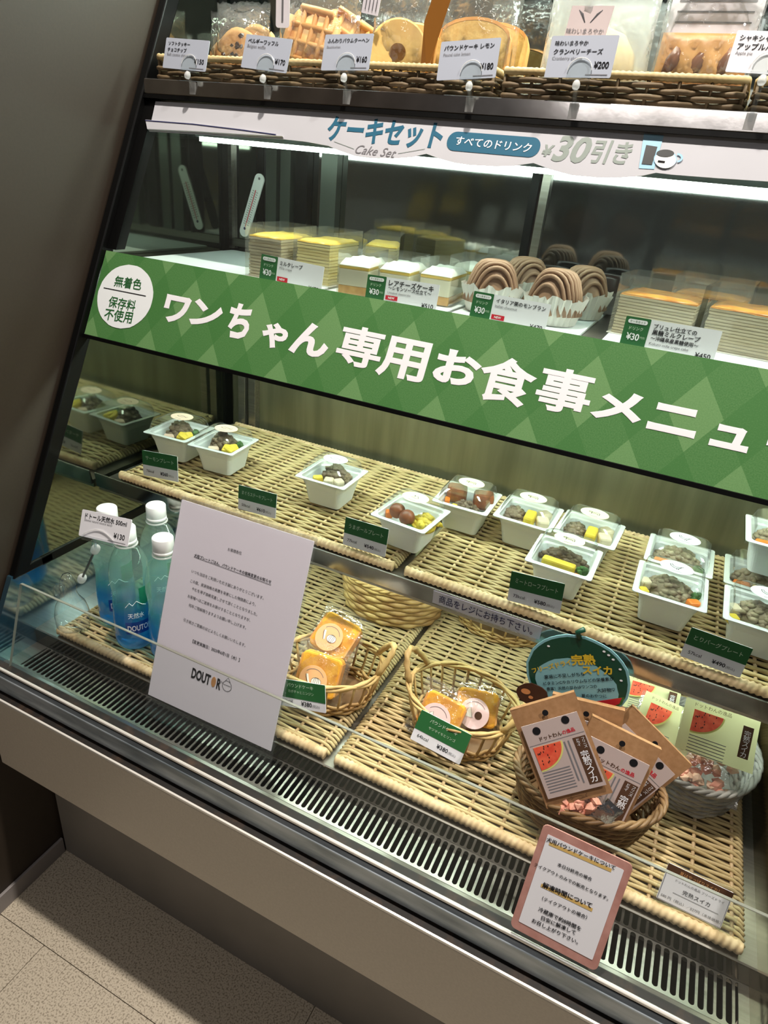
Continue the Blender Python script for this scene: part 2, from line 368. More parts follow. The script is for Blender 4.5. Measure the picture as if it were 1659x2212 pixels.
def frame_mat(o, x, y):
    x = x.normalized(); y = (y - x * y.dot(x)).normalized(); z = x.cross(y)
    return Matrix(((x.x, y.x, z.x, o.x), (x.y, y.y, z.y, o.y), (x.z, y.z, z.z, o.z), (0, 0, 0, 1)))
def rrect(x0, x1, y0, y1, r, n=5):
    pts = []
    for cx, cy, a0 in ((x1 - r, y0 + r, -90), (x1 - r, y1 - r, 0), (x0 + r, y1 - r, 90), (x0 + r, y0 + r, 180)):
        for i in range(n + 1):
            a = math.radians(a0 + 90 * i / n); pts.append((cx + r * math.cos(a), cy + r * math.sin(a)))
    return pts
def ellipse(cx, cy, rx, ry, n=28, wob=0.0, seed=1):
    rn = random.Random(seed)
    return [(cx + rx * (1 + rn.uniform(-wob, wob)) * math.cos(2 * math.pi * i / n), cy + ry * (1 + rn.uniform(-wob, wob)) * math.sin(2 * math.pi * i / n)) for i in range(n)]
EPS = 0.0004
def print_poly(parent, pts, m, name='print', z=EPS, t=0.0002):
    return MB().plate(pts, z - t, z).build(name, m, parent)
def print_lines(parent, lines, wd, m, name='print_line', z=EPS):
    mb = MB()
    for ln in lines:
        P = [Vector((p[0], p[1])) for p in ln]; L = []; Rr = []
        for i in range(len(P)):
            t = P[min(i + 1, len(P) - 1)] - P[max(i - 1, 0)]
            t = t.normalized() if t.length > 1e-9 else Vector((1, 0)); n = Vector((-t.y, t.x)) * wd / 2
            L.append(P[i] + n); Rr.append(P[i] - n)
        k = len(P)
        mb.add([(p.x, p.y, z) for p in L] + [(p.x, p.y, z) for p in Rr], [(k + i, k + i + 1, i + 1, i) for i in range(k - 1)])
    return mb.build(name, m, parent)

# ------------------------------------------------------------------ lettering (built in one go at the end)
TEXTS = []
def text(parent, s, p0, p1, m, bold=0.0, hs=1.0, z=EPS, height=None, shear=0.0, name='lettering', bend=None, fit=None, spacing=1.0):
    """line of text whose ink runs from p0 to p1 (local plane points at mid height)"""
    TEXTS.append(dict(parent=parent, s=s, p0=p0, p1=p1, m=m, bold=bold, hs=hs, z=z, height=height, shear=shear, name=name, bend=bend, fit=fit, spacing=spacing))
def local(card, u, v):
    mw = card.matrix_world; o = mw.translation; n = Vector((mw[0][2], mw[1][2], mw[2][2]))
    d = ray(u, v); P = CAM + d * ((o - CAM).dot(n) / d.dot(n)); q = mw.inverted() @ P
    return (q.x, q.y)
def text_px(card, s, a, b, m, **kw): text(card, s, local(card, *a), local(card, *b), m, **kw)
def flush_texts():
    keys = {}
    for t in TEXTS:
        k = (t['s'], t['bold'], t['shear'], t['spacing'])
        if k not in keys:
            c = bpy.data.curves.new('txt', 'FONT'); c.body = t['s']; c.size = 1; c.bevel_depth = max(t['bold'], 0); c.bevel_resolution = 2 if t['fit'] and t['bold'] else 0; c.shear = t['shear']; c.resolution_u = 3; c.space_line = t['spacing']
            c.fill_mode = 'FRONT'
            o = bpy.data.objects.new('txt', c); link(o); keys[k] = o
    dg = bpy.context.evaluated_depsgraph_get(); dg.update(); data = {}
    for k, o in keys.items():
        me = bpy.data.meshes.new_from_object(o.evaluated_get(dg))
        data[k] = ([v.co.copy() for v in me.vertices], [tuple(p.vertices) for p in me.polygons])
        bpy.data.meshes.remove(me)
    for o in keys.values():
        c = o.data; bpy.data.objects.remove(o); bpy.data.curves.remove(c)
    for t in TEXTS:
        V, F = data[(t['s'], t['bold'], t['shear'], t['spacing'])]
        if not V: continue
        x0 = min(v.x for v in V); x1 = max(v.x for v in V); y0 = min(v.y for v in V); y1 = max(v.y for v in V)
        if t['fit']:
            cx, cy, wd, ht, ang = t['fit']; sx = wd / (x1 - x0); sy = ht / (y1 - y0)
        else:
            p0 = Vector(t['p0']); p1 = Vector(t['p1']); d = p1 - p0; wd = d.length
            sx = wd / (x1 - x0); sy = (t['height'] / (y1 - y0)) if t['height'] else sx * t['hs']
            cx, cy = (p0 + p1) / 2; ang = math.atan2(d.y, d.x)
        ca, sa = math.cos(ang), math.sin(ang); out = []
        for v in V:
            a = (v.x - (x0 + x1) / 2) * sx; b = (v.y - (y0 + y1) / 2) * sy
            X = cx + a * ca - b * sa; Y = cy + a * sa + b * ca
            if t['bend']:
                R_, a0 = t['bend']; th = a0 + X / R_; out.append((R_ * math.cos(th), R_ * math.sin(th), Y))
            else: out.append((X, Y, t['z'] + v.z * sx * 0.03))
        MB().add(out, F).build(t['name'], t['m'], t['parent'])

# ================================================================== SETTING
XL, XR = -0.8275, 0.245        # inner faces of the case sides
XLO, XRO = -0.837, 0.2545
fl = MB().box(-0.842, 3.2, -2.6, 1.7, -0.03, -0.004).build('floor', M_GROUT); tag(fl, kind='structure')
TS = 0.60
tile_me = MB().plate(rrect(0.0006, TS - 0.0006, 0.0006, TS - 0.0006, 0.002, 2), -0.0045, 0.0).mesh('floor_tile', M_TILE)
for j in range(-6, 3):
    off = -0.725 - 2 * TS if j % 2 else -0.86 - 2 * TS
    y = 0.388 + j * TS
    for i in range(9):
        x = off + i * TS
        if x + TS <= -0.842 or y > 1.4: continue
        if x < -0.842:
            MB().plate([(-0.841, 0.0006), (x + TS - 0.0006, 0.0006), (x + TS - 0.0006, TS - 0.0006), (-0.841, TS - 0.0006)], -0.0045, 0).build('floor_tile', M_TILE, fl).location = (0, y, 0)
        else: inst('floor_tile', tile_me, fl, (x, y, 0))
wl = MB().box(-0.90, -0.842, -2.6, 1.7, -0.03, 2.65).build('wall_left', M_WALL); tag(wl, kind='structure')
bb = MB().box(-0.8418, -0.836, -2.6, 0.53, 0.0, 0.039).build('baseboard_left', M_BASE, bevel=0.001); tag(bb, kind='structure')
wb = MB().box(-0.842, 3.2, 1.64, 1.7, -0.03, 2.65).build('wall_back', M_WALL); tag(wb, kind='structure')

# ================================================================== DISPLAY CASE
case = empty('display_case', (-0.29, 0.8, 0))
tag(case, 'refrigerated shop display case with slanted glass front, black frame and steel trim', 'display case')
case.location = (0, 0, 0)
X0, X1 = XLO, XRO
MB().box(X0 + 0.001, X1, 0.532, 1.08, 0.0, 0.34).build('kick_plate', M_KICK, case)
for a, b in ((0.0, 0.28), (-0.62, -0.36)):   # faint louvre slots pressed in the kick plate
    lv = MB()
    for i in range(4): lv.box(a + 0.03 * i, a + 0.03 * i + 0.2, 0.5305, 0.533, 0.225 - 0.018 * i, 0.229 - 0.018 * i)
    lv.build('kick_louvre', M_KICK, case)
MB().prism_x([(0.454, 0.323), (0.454, 0.474), (0.470, 0.478), (0.4818, 0.478), (0.4818, 0.345), (0.56, 0.345), (0.56, 0.323)], X0, X1).build('front_panel', M_PANEL, case, bevel=0.002)
MB().prism_x([(0.4532, 0.4755), (0.4532, 0.4795), (0.4560, 0.4802), (0.4560, 0.4765)], X0, X1).build('panel_trim', M_TRIM, case, bevel=0.0006)
MB().prism_x([(0.4561, 0.477), (0.4561, 0.4790), (0.4725, 0.4790), (0.4725, 0.477)], X0, X1).build('front_groove', M_GROOVE, case)
MB().prism_x([(0.472, 0.478), (0.472, 0.528), (0.482, 0.528), (0.482, 0.478)], X0, X1).build('front_groove', M_GROOVE, case)
MB().prism_x([(0.4645, 0.484), (0.466, 0.513), (0.4725, 0.516), (0.4725, 0.484)], X0, X1).build('steel_bumper', M_BUMPER, case, bevel=0.0015)
MB().prism_x([(0.4680, 0.5235), (0.4680, 0.5270), (0.4700, 0.5285), (0.4712, 0.5285), (0.4712, 0.5235)], X0, X1).build('edge_trim', M_TRIM, case, bevel=0.0006)
MB().prism_x([(0.4713, 0.5235), (0.4713, 0.5278), (0.4765, 0.5278), (0.4765, 0.5235)], X0, X1).build('edge_channel', M_STEEL, case)
# well under the grille
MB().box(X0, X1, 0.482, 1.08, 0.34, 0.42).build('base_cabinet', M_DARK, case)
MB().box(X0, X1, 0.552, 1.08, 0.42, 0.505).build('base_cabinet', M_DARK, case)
# grille
gr = MB().prism_x([(0.476, 0.519), (0.476, 0.522), (0.492, 0.5195), (0.4945, 0.517), (0.4945, 0.5145), (0.476, 0.515)], XL, XR).build('grille', M_STEEL, case)
PITCH = 0.0091; SLOT = 0.0031
def grille_bar_mesh():
    h2 = PITCH / 2; y0, y1 = 0.0, 0.0555; pts = []
    r = SLOT; n = 5; sy0 = 0.0035 + r; sy1 = 0.0515 - r
    right = []
    for i in range(n + 1):
        a = math.radians(-90 + 90 * i / n); right.append((h2 - r * math.cos(a) if i else h2, sy0 - r + r * (1 + math.sin(a)) if i else sy0 - r))
    right = [(h2, y0), (h2, sy0 - r)] + [(h2 - r * math.sin(math.radians(90 * i / n)), sy0 - r * math.cos(math.radians(90 * i / n))) for i in range(1, n + 1)] \
        + [(h2 - r * math.cos(math.radians(90 * i / n)), sy1 + r * math.sin(math.radians(90 * i / n))) for i in range(0, n)] + [(h2, sy1 + r), (h2, y1)]
    left = [(-x, y) for x, y in right[::-1]]
    return MB().plate(right + left, -0.002, 0.0).mesh('grille_bar', M_STEEL)
gme = grille_bar_mesh(); nb = 113; gx0 = -0.7985
for i in range(nb + 1): inst('grille_bar', gme, gr, (gx0 + PITCH * i, 0.4945, 0.517))
MB().box(XL, gx0 - PITCH / 2, 0.4945, 0.55, 0.515, 0.517).build('grille_end', M_STEEL, gr)
MB().box(gx0 + PITCH * (nb + 0.5), XR, 0.4945, 0.55, 0.515, 0.517).build('grille_end', M_STEEL, gr)
MB().prism_x([(0.55, 0.505), (0.5495, 0.5425), (0.5515, 0.5435), (1.07, 0.5435), (1.07, 0.505)], XL, XR).build('deck', M_STEEL, case)
MB().box(XL, XR, 0.5478, 0.5492, 0.5165, 0.543).build('deck_riser', M_RISER, case)
# sides
def side(xo, xi, sgn):
    a, b = (xo, xi) if xo < xi else (xi, xo)
    top = 1.62
    def Y(z, o=0): return yslope(z, o)
    g = MB().prism_x([(0.535, 0.655), (Y(top, 0.004), top), (1.07, top), (1.07, 0.655)], a, b).build('side_glass', M_SIDEGLASS, case)
    MB().prism_x([(0.4655, 0.48), (0.4655, 0.535), (0.527, 0.654), (1.07, 0.654), (1.07, 0.48)], a, b).build('side_wall', M_SIDESTEEL if sgn > 0 else M_SIDESTEELB, case)
    f0, f1 = (xo - 0.001, xi + 0.003) if sgn > 0 else (xi - 0.003, xo + 0.001)
    MB().prism_x([(Y(0.650, 0.0), 0.650), (Y(top), top), (Y(top, 0.026), top), (Y(0.664, 0.026), 0.664), (0.60, 0.664), (0.60, 0.650)], f0, f1).build('side_frame_front', M_BLACK, g, bevel=0.002)
    MB().prism_x([(0.58, 0.650), (0.58, 0.664), (1.07, 0.664), (1.07, 0.650)], f0, f1).build('side_frame_bottom', M_BLACK, g)
    h0, h1 = (xi, xi + 0.005) if sgn > 0 else (xi - 0.005, xi)
    MB().prism_x([(1.044, 0.664), (1.044, top), (1.064, top), (1.064, 0.664)], h0, h1).build('side_frame_back', M_BLACK, g)
    e0, e1 = (xi + 0.003, xi + 0.020) if sgn > 0 else (xi - 0.020, xi - 0.003)
    MB().prism_x([(Y(1.112, 0.012), 1.112), (Y(1.318, 0.012), 1.318), (Y(1.318, 0.030), 1.318), (Y(1.112, 0.030), 1.112)], e0, e1).build('glass_edge_frame', M_BLACK, g)
side(XLO, XL, 1); side(XRO, XR, -1)
# rear
MB().box(XL, XR, 1.068, 1.08, 0.5, 1.075).build('back_wall', M_STEELBACK, case)
for x in (-0.800, -0.775):
    MB().box(x, x + 0.017, 1.052, 1.068, 0.7525, 1.075).build('rear_post', M_STEEL, case, bevel=0.001)
for (a, b) in ((-0.8275, -0.262), (-0.258, 0.245)):
    d = MB().box(a, b, 1.068, 1.074, 1.075, 1.62).build('rear_door', M_REAR, case)
    MB().box(a + 0.0, a + 0.012, 1.060, 1.068, 1.10, 1.30).build('rear_door_frame', M_STEEL, d)
    MB().box(b - 0.012, b, 1.060, 1.068, 1.10, 1.30).build('rear_door_frame', M_BLACK, d)
    MB().box(a, b, 1.060, 1.068, 1.105, 1.118).build('rear_door_frame', M_STEEL, d)
for x, ww, m in ((-0.755, 0.003, M_BLACK), (-0.735, 0.022, M_POSTDK), (-0.705, 0.020, M_POSTDK), (-0.675, 0.024, M_BLACK), (-0.625, 0.03, M_POSTDK)):
    MB().box(x, x + ww, 1.050, 1.067, 1.118, 1.295).build('rear_track_post', m, case)
# shelves
sh = MB().prism_x([(0.772, 1.078), (0.772, 1.096), (1.055, 1.096), (1.055, 1.078)], XL + 0.001, XR - 0.001).build('cake_shelf', M_STEEL, case)
MB().prism_x([(0.766, 1.094), (0.768, 1.106), (0.773, 1.106), (0.773, 1.094)], XL + 0.02, XR - 0.001).build('shelf_edge', M_POLISH, sh)
ms = MB().prism_x([(0.702, 0.738), (0.702, 0.752), (1.06, 0.752), (1.06, 0.738)], XL + 0.006, XR - 0.006).build('middle_shelf', M_STEEL, case)
MB().prism_x([(0.6985, 0.7445), (0.6955, 0.770), (0.6975, 0.7705), (0.702, 0.746)], XL + 0.006, XR - 0.006).build('shelf_lip', M_POLISH, ms)
for x in (-0.285, -0.80, 0.22):
    MB().box(x, x + 0.012, 0.79, 1.06, 0.722, 0.738).build('shelf_bracket', M_STEEL, ms)
ts = MB().prism_x([(0.884, 1.300), (0.884, 1.3405), (1.068, 1.3405), (1.068, 1.300)], XL + 0.001, XR - 0.001).build('top_shelf', M_STEEL, case)
MB().prism_x([(0.868, 1.322), (0.872, 1.3415), (0.886, 1.3415), (0.886, 1.322)], XL + 0.001, XR - 0.001).build('top_rail', M_POLISH, ts, bevel=0.001)
MB().prism_x([(0.866, 1.3165), (0.8675, 1.3218), (0.886, 1.3218), (0.886, 1.3165)], XL + 0.001, XR - 0.001).build('rail_gasket', M_BLACK, ts)
MB().box(XL, XR, 1.0, 1.08, 1.62, 1.66).build('canopy_back', M_BLACK, case)
MB().prism_x([(yslope(1.62), 1.62), (yslope(1.62), 1.66), (1.0, 1.66), (1.0, 1.62)], XLO, XRO).build('canopy', M_BLACK, case)
# glass
MB().prism_x([(yslope(0.996, 0.014), 0.996), (yslope(1.316, 0.014), 1.316), (yslope(1.316, 0.0185), 1.316), (yslope(0.996, 0.0185), 0.996)], XL + 0.012, XR - 0.012).build('front_glass', M_GLASS, case)
MB().prism_x([(yslope(0.9895, 0.009), 0.9895), (yslope(0.9945, 0.008), 0.9945), (yslope(0.9945, 0.022), 0.9945), (yslope(0.9895, 0.022), 0.9895)], XL + 0.001, XR - 0.001).build('glass_bottom_rail', M_BLACK, case)
gg = MB().prism_x([(0.477, 0.524), (0.5205, 0.656), (0.5245, 0.655), (0.481, 0.524)], -0.800, 0.243).build('guard_glass', M_GUARD, case)
MB().prism_x([(0.5205, 0.6562), (0.5245, 0.6552), (0.5248, 0.6562), (0.5208, 0.6572)], -0.800, 0.243).build('guard_edge', M_GUARDEDGE, gg)
MB().prism_x([(0.477, 0.524), (0.5205, 0.656), (0.5245, 0.655), (0.481, 0.524)], -0.8008, -0.8002).build('guard_edge', M_GUARDEDGE, gg)
# light strips
def led(name, x0, x1, y, z, key, wy=0.014, hz=0.010, house=True):
    o = MB().box(x0, x1, y - wy / 2, y + wy / 2, z, z + hz).build('light_strip', M_LED[key], case)
    if house: MB().box(x0 - 0.005, x1 + 0.005, y - wy / 2 - 0.004, y + wy / 2 + 0.004, z + hz, z + hz + 0.008).build('light_housing', M_ROD, o)
led('a', -0.745, 0.235, 0.90, 1.2675, 'top', 0.014, 0.006)
MB().box(-0.75, 0.238, 0.894, 0.906, 1.2816, 1.300).build('light_bracket', M_BLACK, case)
led('b', -0.80, 0.235, 0.80, 1.058, 'mid')
led('c', -0.80, 0.235, 0.775, 0.7325, 'low', 0.012, 0.005, house=False)
led('d', -0.78, 0.235, 1.020, 1.600, 'canopy')

# ================================================================== WICKER
def wicker_tray(x0, x1, y0, y1, zb, ztop, label, group, p=0.043, pitch=0.0066):
    t = empty('wicker_tray', (x0, y0, zb)); tag(t, label, 'tray', group)
    L = x1 - x0; D = y1 - y0; zt = ztop - zb; zc = zt - 0.0046
    n = max(2, round((L - 0.03) / p)); st = (L - 0.03) / n
    mes = []
    for ph in (0, 1):
        path = [(0.0015, 0, 0.0035), (0.003, 0, zc * 0.55), (0.0075, 0, zc * 0.9)]
        m = n * 6
        for i in range(m + 1):
            x = 0.015 + (L - 0.03) * i / m
            path.append((x, 0, zc + 0.0019 * math.cos(math.pi * (i / 6 + ph)) ))
        path += [(L - 0.0075, 0, zc * 0.9), (L - 0.003, 0, zc * 0.55), (L - 0.0015, 0, 0.0035)]
        mes.append(MB().tube(path, 0.0027, 5).mesh('weave_strand', M_WICKER, True))
    ns = int((D - 0.026) / pitch)
    for i in range(ns + 1):
        o = inst('weave_strand', mes[i % 2], t, (0, 0.013 + i * pitch, 0))
        o.rotation_euler = (0, 0, random.uniform(-0.0015, 0.0015))
    sm = MB().tube([(0, 0.006, zc), (0, D - 0.006, zc)], 0.0024, 5).mesh('stake', M_WICKERRIM, True)
    for i in range(n + 1): inst('stake', sm, t, (0.015 + st * i, 0, -0.0005))
    rope = [(0.004 + (L - 0.008) * i / 420, 0.0068, zt * 0.52) for i in range(421)]
    MB().tube(rope, 0.0068, 12, lobes=2, twist=880, lob=0.12).build('rope_rim', M_WICKERRIM, t, True)
    rope2 = [(0.004 + (L - 0.008) * i / 420, D - 0.0066, zt * 0.5) for i in range(421)]
    MB().tube(rope2, 0.0062, 12, lobes=2, twist=880, lob=0.12).build('rope_rim', M_WICKERRIM, t, True)
    MB().box(0.006, L - 0.006, 0.01, D - 0.01, 0.0, 0.002).build('gap_shade_sheet', M_WICKERDK, t)  # dark sheet added to stand for shadow in the weave gaps
    return t
ZD = 0.5595; ZM = 0.7685
wicker_tray(-0.788, -0.284, 0.553, 1.045, 0.5437, ZD, 'pale wicker tray under the water bottles on the lowest deck', 'wicker trays on the lowest deck')
wicker_tray(-0.276, 0.231, 0.553, 1.045, 0.5437, ZD, 'pale wicker tray under the watermelon treat baskets', 'wicker trays on the lowest deck')
wicker_tray(-0.802, -0.285, 0.7225, 1.048, 0.7523, ZM, 'pale wicker tray under the salmon and tuna meal boxes', 'wicker trays on the middle shelf')
wicker_tray(-0.274, 0.236, 0.7225, 1.048, 0.7523, ZM, 'pale wicker tray under the meatloaf and chicken meal boxes', 'wicker trays on the middle shelf')

def shelf_basket(x0, x1, label):
    y0, y1, zb, zt = 0.888, 1.030, 1.3418, 1.3700
    t = empty('shelf_basket', (x0, y0, zb)); tag(t, label, 'basket', 'long wicker baskets on the top shelf')
    L = x1 - x0; D = y1 - y0; H = zt - zb
    n = 8; per = [(L * i / n, 0) for i in range(n)] + [(L, D * i / 4) for i in range(4)] + [(L - L * i / n, D) for i in range(n)] + [(0, D - D * i / 4) for i in range(4)]
    N = len(per)
    for r in range(4):
        path = []
        for i in range(N * 5):
            a, b = per[i // 5], per[(i // 5 + 1) % N]; f = (i % 5) / 5
            x, y = a[0] + (b[0] - a[0]) * f, a[1] + (b[1] - a[1]) * f
            o = 0.0028 * math.cos(math.pi * (i / 5 + r))
            cx, cy = L / 2, D / 2
            nx, ny = (0, -1) if y < 1e-6 else ((0, 1) if y > D - 1e-6 else ((-1, 0) if x < cx else (1, 0)))
            path.append((min(max(x + nx * o, -0.002), L + 0.002), y + ny * o, 0.0035 + r * 0.0055 + random.uniform(-0.0004, 0.0004)))
        MB().tube(path, 0.0029, 6, closed=True).build('weave_strand', M_WICKERDK, t, True)
    for i, (x, y) in enumerate(per):
        MB().tube([(x, y, 0.001), (x, y, H - 0.002)], 0.0022, 5).build('stake', M_WICKERDK, t, True)
    rim = []
    for i in range(N * 10):
        a, b = per[i // 10], per[(i // 10 + 1) % N]; f = (i % 10) / 10
        rim.append((a[0] + (b[0] - a[0]) * f, a[1] + (b[1] - a[1]) * f, H))
    MB().tube(rim, 0.0042, 10, closed=True, lobes=2, twist=900, lob=0.14).build('wrapped_rim', M_WICKER, t, True)
    MB().box(0.001, L - 0.001, 0.001, D - 0.001, 0.0, 0.0022).build('basket_floor', M_WICKERDK, t)
    return t
shelf_basket(-0.810, -0.508, 'long wicker basket holding bagged chocolate chip cookies and waffles')
shelf_basket(-0.493, -0.297, 'long wicker basket holding ring cakes and lemon pound cake')
shelf_basket(-0.282, -0.022, 'long wicker basket holding cheese buns and apple pies')
shelf_basket(-0.010, 0.232, 'long wicker basket beside the apple pie price card')

def oval_ring(rx, ry, z, n=72, amp=0.0, k=0, ph=0.0, zamp=0.0):
    return [((rx + amp * math.cos(k * 2 * math.pi * i / n + ph)) * math.cos(2 * math.pi * i / n), (ry + amp * math.cos(k * 2 * math.pi * i / n + ph)) * math.sin(2 * math.pi * i / n), z + zamp * math.sin(k * 2 * math.pi * i / n + ph)) for i in range(n)]
def open_basket(c, rx, ry, H, rz, label, group, stakes=24, flare=1.25, handles=True, m=M_WICKERGOLD):
    t = empty('handled_basket', c, rz); tag(t, label, 'basket', group)
    bx, by = rx / flare, ry / flare
    for i in range(stakes):
        a = 2 * math.pi * i / stakes; ca, sa = math.cos(a), math.sin(a)
        MB().tube([(bx * ca, by * sa, 0.004), ((bx + rx) / 2 * ca * 1.02, (by + ry) / 2 * sa * 1.02, H * 0.5), (rx * ca, ry * sa, H)], 0.0019, 5).build('stake', m, t, True)
    for j in range(4):   # woven foot band
        MB().tube(oval_ring(bx * (1 + 0.012 * j), by * (1 + 0.012 * j), 0.003 + j * 0.0046, 96, 0.002, stakes // 2, math.pi * j), 0.0024, 5, closed=True).build('weave_strand', m, t, True)
    for j in range(4):   # bundled rim
        MB().tube(oval_ring(rx + 0.0022 * math.cos(1.6 * j), ry + 0.0022 * math.cos(1.6 * j), H + 0.0022 * math.sin(1.6 * j), 72, 0.0013, 9, 1.7 * j, 0.0015), 0.0023, 6, closed=True).build('rim_strand', m, t, True)
    fl_ = MB(); fl_.plate(ellipse(0, 0, bx, by, 32), 0.0005, 0.003); fl_.build('basket_floor', M_WICKERBR, t)
    if handles:
        for s in (-1, 1):
            path = []
            for i in range(25):
                f = -1 + 2 * i / 24; a = f * 0.42; lift = math.cos(f * math.pi / 2) ** 0.7 if abs(f) < 1 else 0
                path.append((s * (rx * math.cos(a) + 0.012 * lift), ry * math.sin(a), H + 0.003 + 0.032 * lift))
            MB().tube(path, 0.0042, 9, lobes=2, twist=420, lob=0.28).build('handle', m, t, True)
    return t
def woven_basket(c, rx, ry, H, rz, label, group, m, rows=11, stakes=22, flare=1.22):
    t = empty('woven_basket', c, rz); tag(t, label, 'basket', group)
    bx, by = rx / flare, ry / flare
    for j in range(rows):
        f = (j + 0.5) / rows; q = f ** 0.75
        MB().tube(oval_ring(bx + (rx - bx) * q, by + (ry - by) * q, 0.002 + (H - 0.004) * f, 110, 0.0018, stakes // 2, math.pi * j), H / rows * 0.53, 6, closed=True).build('weave_strand', m, t, True)
    for i in range(stakes):
        a = 2 * math.pi * i / stakes; ca, sa = math.cos(a), math.sin(a)
        MB().tube([(bx * ca, by * sa, 0.003), ((bx + (rx - bx) * 0.6) * ca, (by + (ry - by) * 0.6) * sa, H * 0.5), (rx * ca, ry * sa, H)], 0.0021, 5).build('stake', m, t, True)
    for j in range(3):
        MB().tube(oval_ring(rx + 0.002, ry + 0.002, H + 0.001, 120, 0.0026, 12, 2.1 * j, 0.0026), 0.0028, 6, closed=True).build('braided_rim', m, t, True)
    MB().plate(ellipse(0, 0, bx, by, 32), 0.0005, 0.003).build('basket_floor', m, t)
    return t

# ================================================================== SIGNS AND CARDS
def card_px(name, bl, br, tl, y0, m, lean=0.0, thick=0.0008, r=0.0015, zmin=None, w=None, hh=None):
    a = py(*bl, y0); b = py(*br, y0); b.z = b.z; t = py(*tl, y0 + lean)
    mw = frame_mat(a, b - a, t - a)
    W = w or (b - a).length; Hh = hh or abs((mw.inverted() @ t).y)
    o = MB().plate(rrect(0, W, 0, Hh, r, 3), -thick, 0).build(name, m, None); o.matrix_world = mw
    return o, W, Hh
bpy.context.view_layer.update()

# ---- green banner on the sloping glass
def slope_frame(x, z, off): return frame_mat(Vector((x, yslope(z, off), z)), Vector((1, 0, 0)), Vector((0, KS, 1)))
SL = math.sqrt(1 + KS * KS)
bz0, bz1 = 0.9935, 1.1095
ban = MB().plate([(0, 0), (XR - 0.004 + 0.8235, 0), (XR - 0.004 + 0.8235, (bz1 - bz0) * SL), (0, (bz1 - bz0) * SL)], -0.0012, 0).build('menu_banner', M_BANNER)
ban.matrix_world = slope_frame(-0.8235, bz0, 0.010)
tag(ban, 'long green argyle banner with big white Japanese lettering across the glass', 'banner')
CH = [('ワ', 381, 669, 56, 66), ('ン', 446, 678, 68, 64), ('ち', 517, 694, 50, 84), ('ゃ', 593, 725, 57, 62), ('ん', 671, 734, 84, 80), ('専', 778, 750, 98, 96), ('用', 871, 776, 106, 100),
      ('お', 988, 795, 100, 82), ('食', 1094, 823, 124, 112), ('事', 1219, 845, 120, 106), ('メ', 1335, 878, 112, 76), ('ニ', 1455, 907, 108, 68), ('ュ', 1578, 946, 86, 56), ('ー', 1712, 962, 112, 26)]
def px_fit(card, u, v, wp, hp, slope=0.21, skew=-0.2):
    a = local(card, u - wp / 2, v - slope * wp / 2); b = local(card, u + wp / 2, v + slope * wp / 2)
    c = local(card, u, v - hp / 2); d = local(card, u, v + hp / 2); q = local(card, u, v)
    return (q[0], q[1], math.hypot(b[0] - a[0], b[1] - a[1]) * 0.97, abs(c[1] - d[1]) * 0.93, 0.0)
for ch, u, v, wp, hp in CH:
    text(ban, ch, None, None, M_INKW, bold=0.042 if ch not in '専食事用' else 0.026, fit=px_fit(ban, u, v, wp, hp))
cq = local(ban, 270, 641)
print_poly(ban, ellipse(cq[0], cq[1], 0.052, 0.0475, 40, 0.008, 3), M_STICKWHITE, 'round_badge', 0.0006)
for s, a, b in (('無着色', (249, 607), (307, 616)), ('保存料', (236, 651), (294, 662)), ('不使用', (227, 678), (287, 687))):
    text_px(ban, s, a, b, M_INKGREEN, bold=0.012, z=0.0010)
print_lines(ban, [[local(ban, 225, 622), local(ban, 316, 640)]], 0.0012, M_INK, 'badge_rule', 0.0010)

# ---- white paper strip at the top of the glass
pst = MB()
pstm = slope_frame(-0.80, 1.272, 0.011)
tmpo = empty('tmp', mw=pstm); bpy.context.view_layer.update()
bot = [(322, 284), (427, 290), (520, 295), (613, 301), (660, 306), (709, 315), (735, 326), (765, 336), (800, 341), (848, 342), (890, 339), (921, 332), (945, 341), (980, 351), (1014, 356), (1070, 359), (1110, 358), (1152, 352), (1190, 366), (1235, 378), (1289, 383), (1340, 383), (1385, 380), (1417, 373), (1450, 377), (1540, 384), (1659, 392), (1900, 405)]
top = [(1900, 308), (1659, 294), (1000, 257), (615, 233), (336, 219)]
pts = [local(tmpo, *p) for p in bot + top]; bpy.data.objects.remove(tmpo)
ps_ = MB().plate(pts, -0.0006, 0).build('paper_strip', M_PAPERSTRIP); ps_.matrix_world = pstm
tag(ps_, 'white paper strip with scalloped edge advertising the cake set', 'poster')
bpy.context.view_layer.update()
fold = MB().plate([local(ps_, *p) for p in ((318, 262), (420, 270), (520, 281), (613, 298), (520, 293), (427, 287), (322, 282))], 0.0002, 0.004).build('paper_fold', M_PAPERSTRIP, ps_)
print_lines(ps_, [[local(ps_, 318, 264), local(ps_, 420, 272), local(ps_, 520, 284), local(ps_, 600, 295)]], 0.0012, M_INKNAVY, 'fold_rule', 0.0046)
text_px(ps_, 'ケーキセット', (708, 278), (957, 295), M_INKTEAL, bold=0.035, height=0.034)
text_px(ps_, 'Cake Set', (769, 322), (856, 332), M_INKG, shear=0.35, bold=-0.004)
for a, b in (((722, 306), (765, 322)), ((860, 332), (918, 322))):
    print_lines(ps_, [[local(ps_, *a), local(ps_, *b)]], 0.0006, M_INKSIL, 'flourish')
c0 = local(ps_, 985, 304); c1 = local(ps_, 1148, 320)
pill = rrect(c0[0] - 0.011, c1[0] + 0.010, min(c0[1], c1[1]) - 0.011, max(c0[1], c1[1]) + 0.011, 0.011, 6)
print_poly(ps_, pill, M_INKTEAL, 'drink_pill', 0.0005)
text_px(ps_, 'すべてのドリンク', (985, 304), (1148, 321), M_INKW, bold=0.012, z=0.0009)
text_px(ps_, '¥', (1172, 325), (1196, 327), M_INKSIL, bold=0.03, shear=0.2)
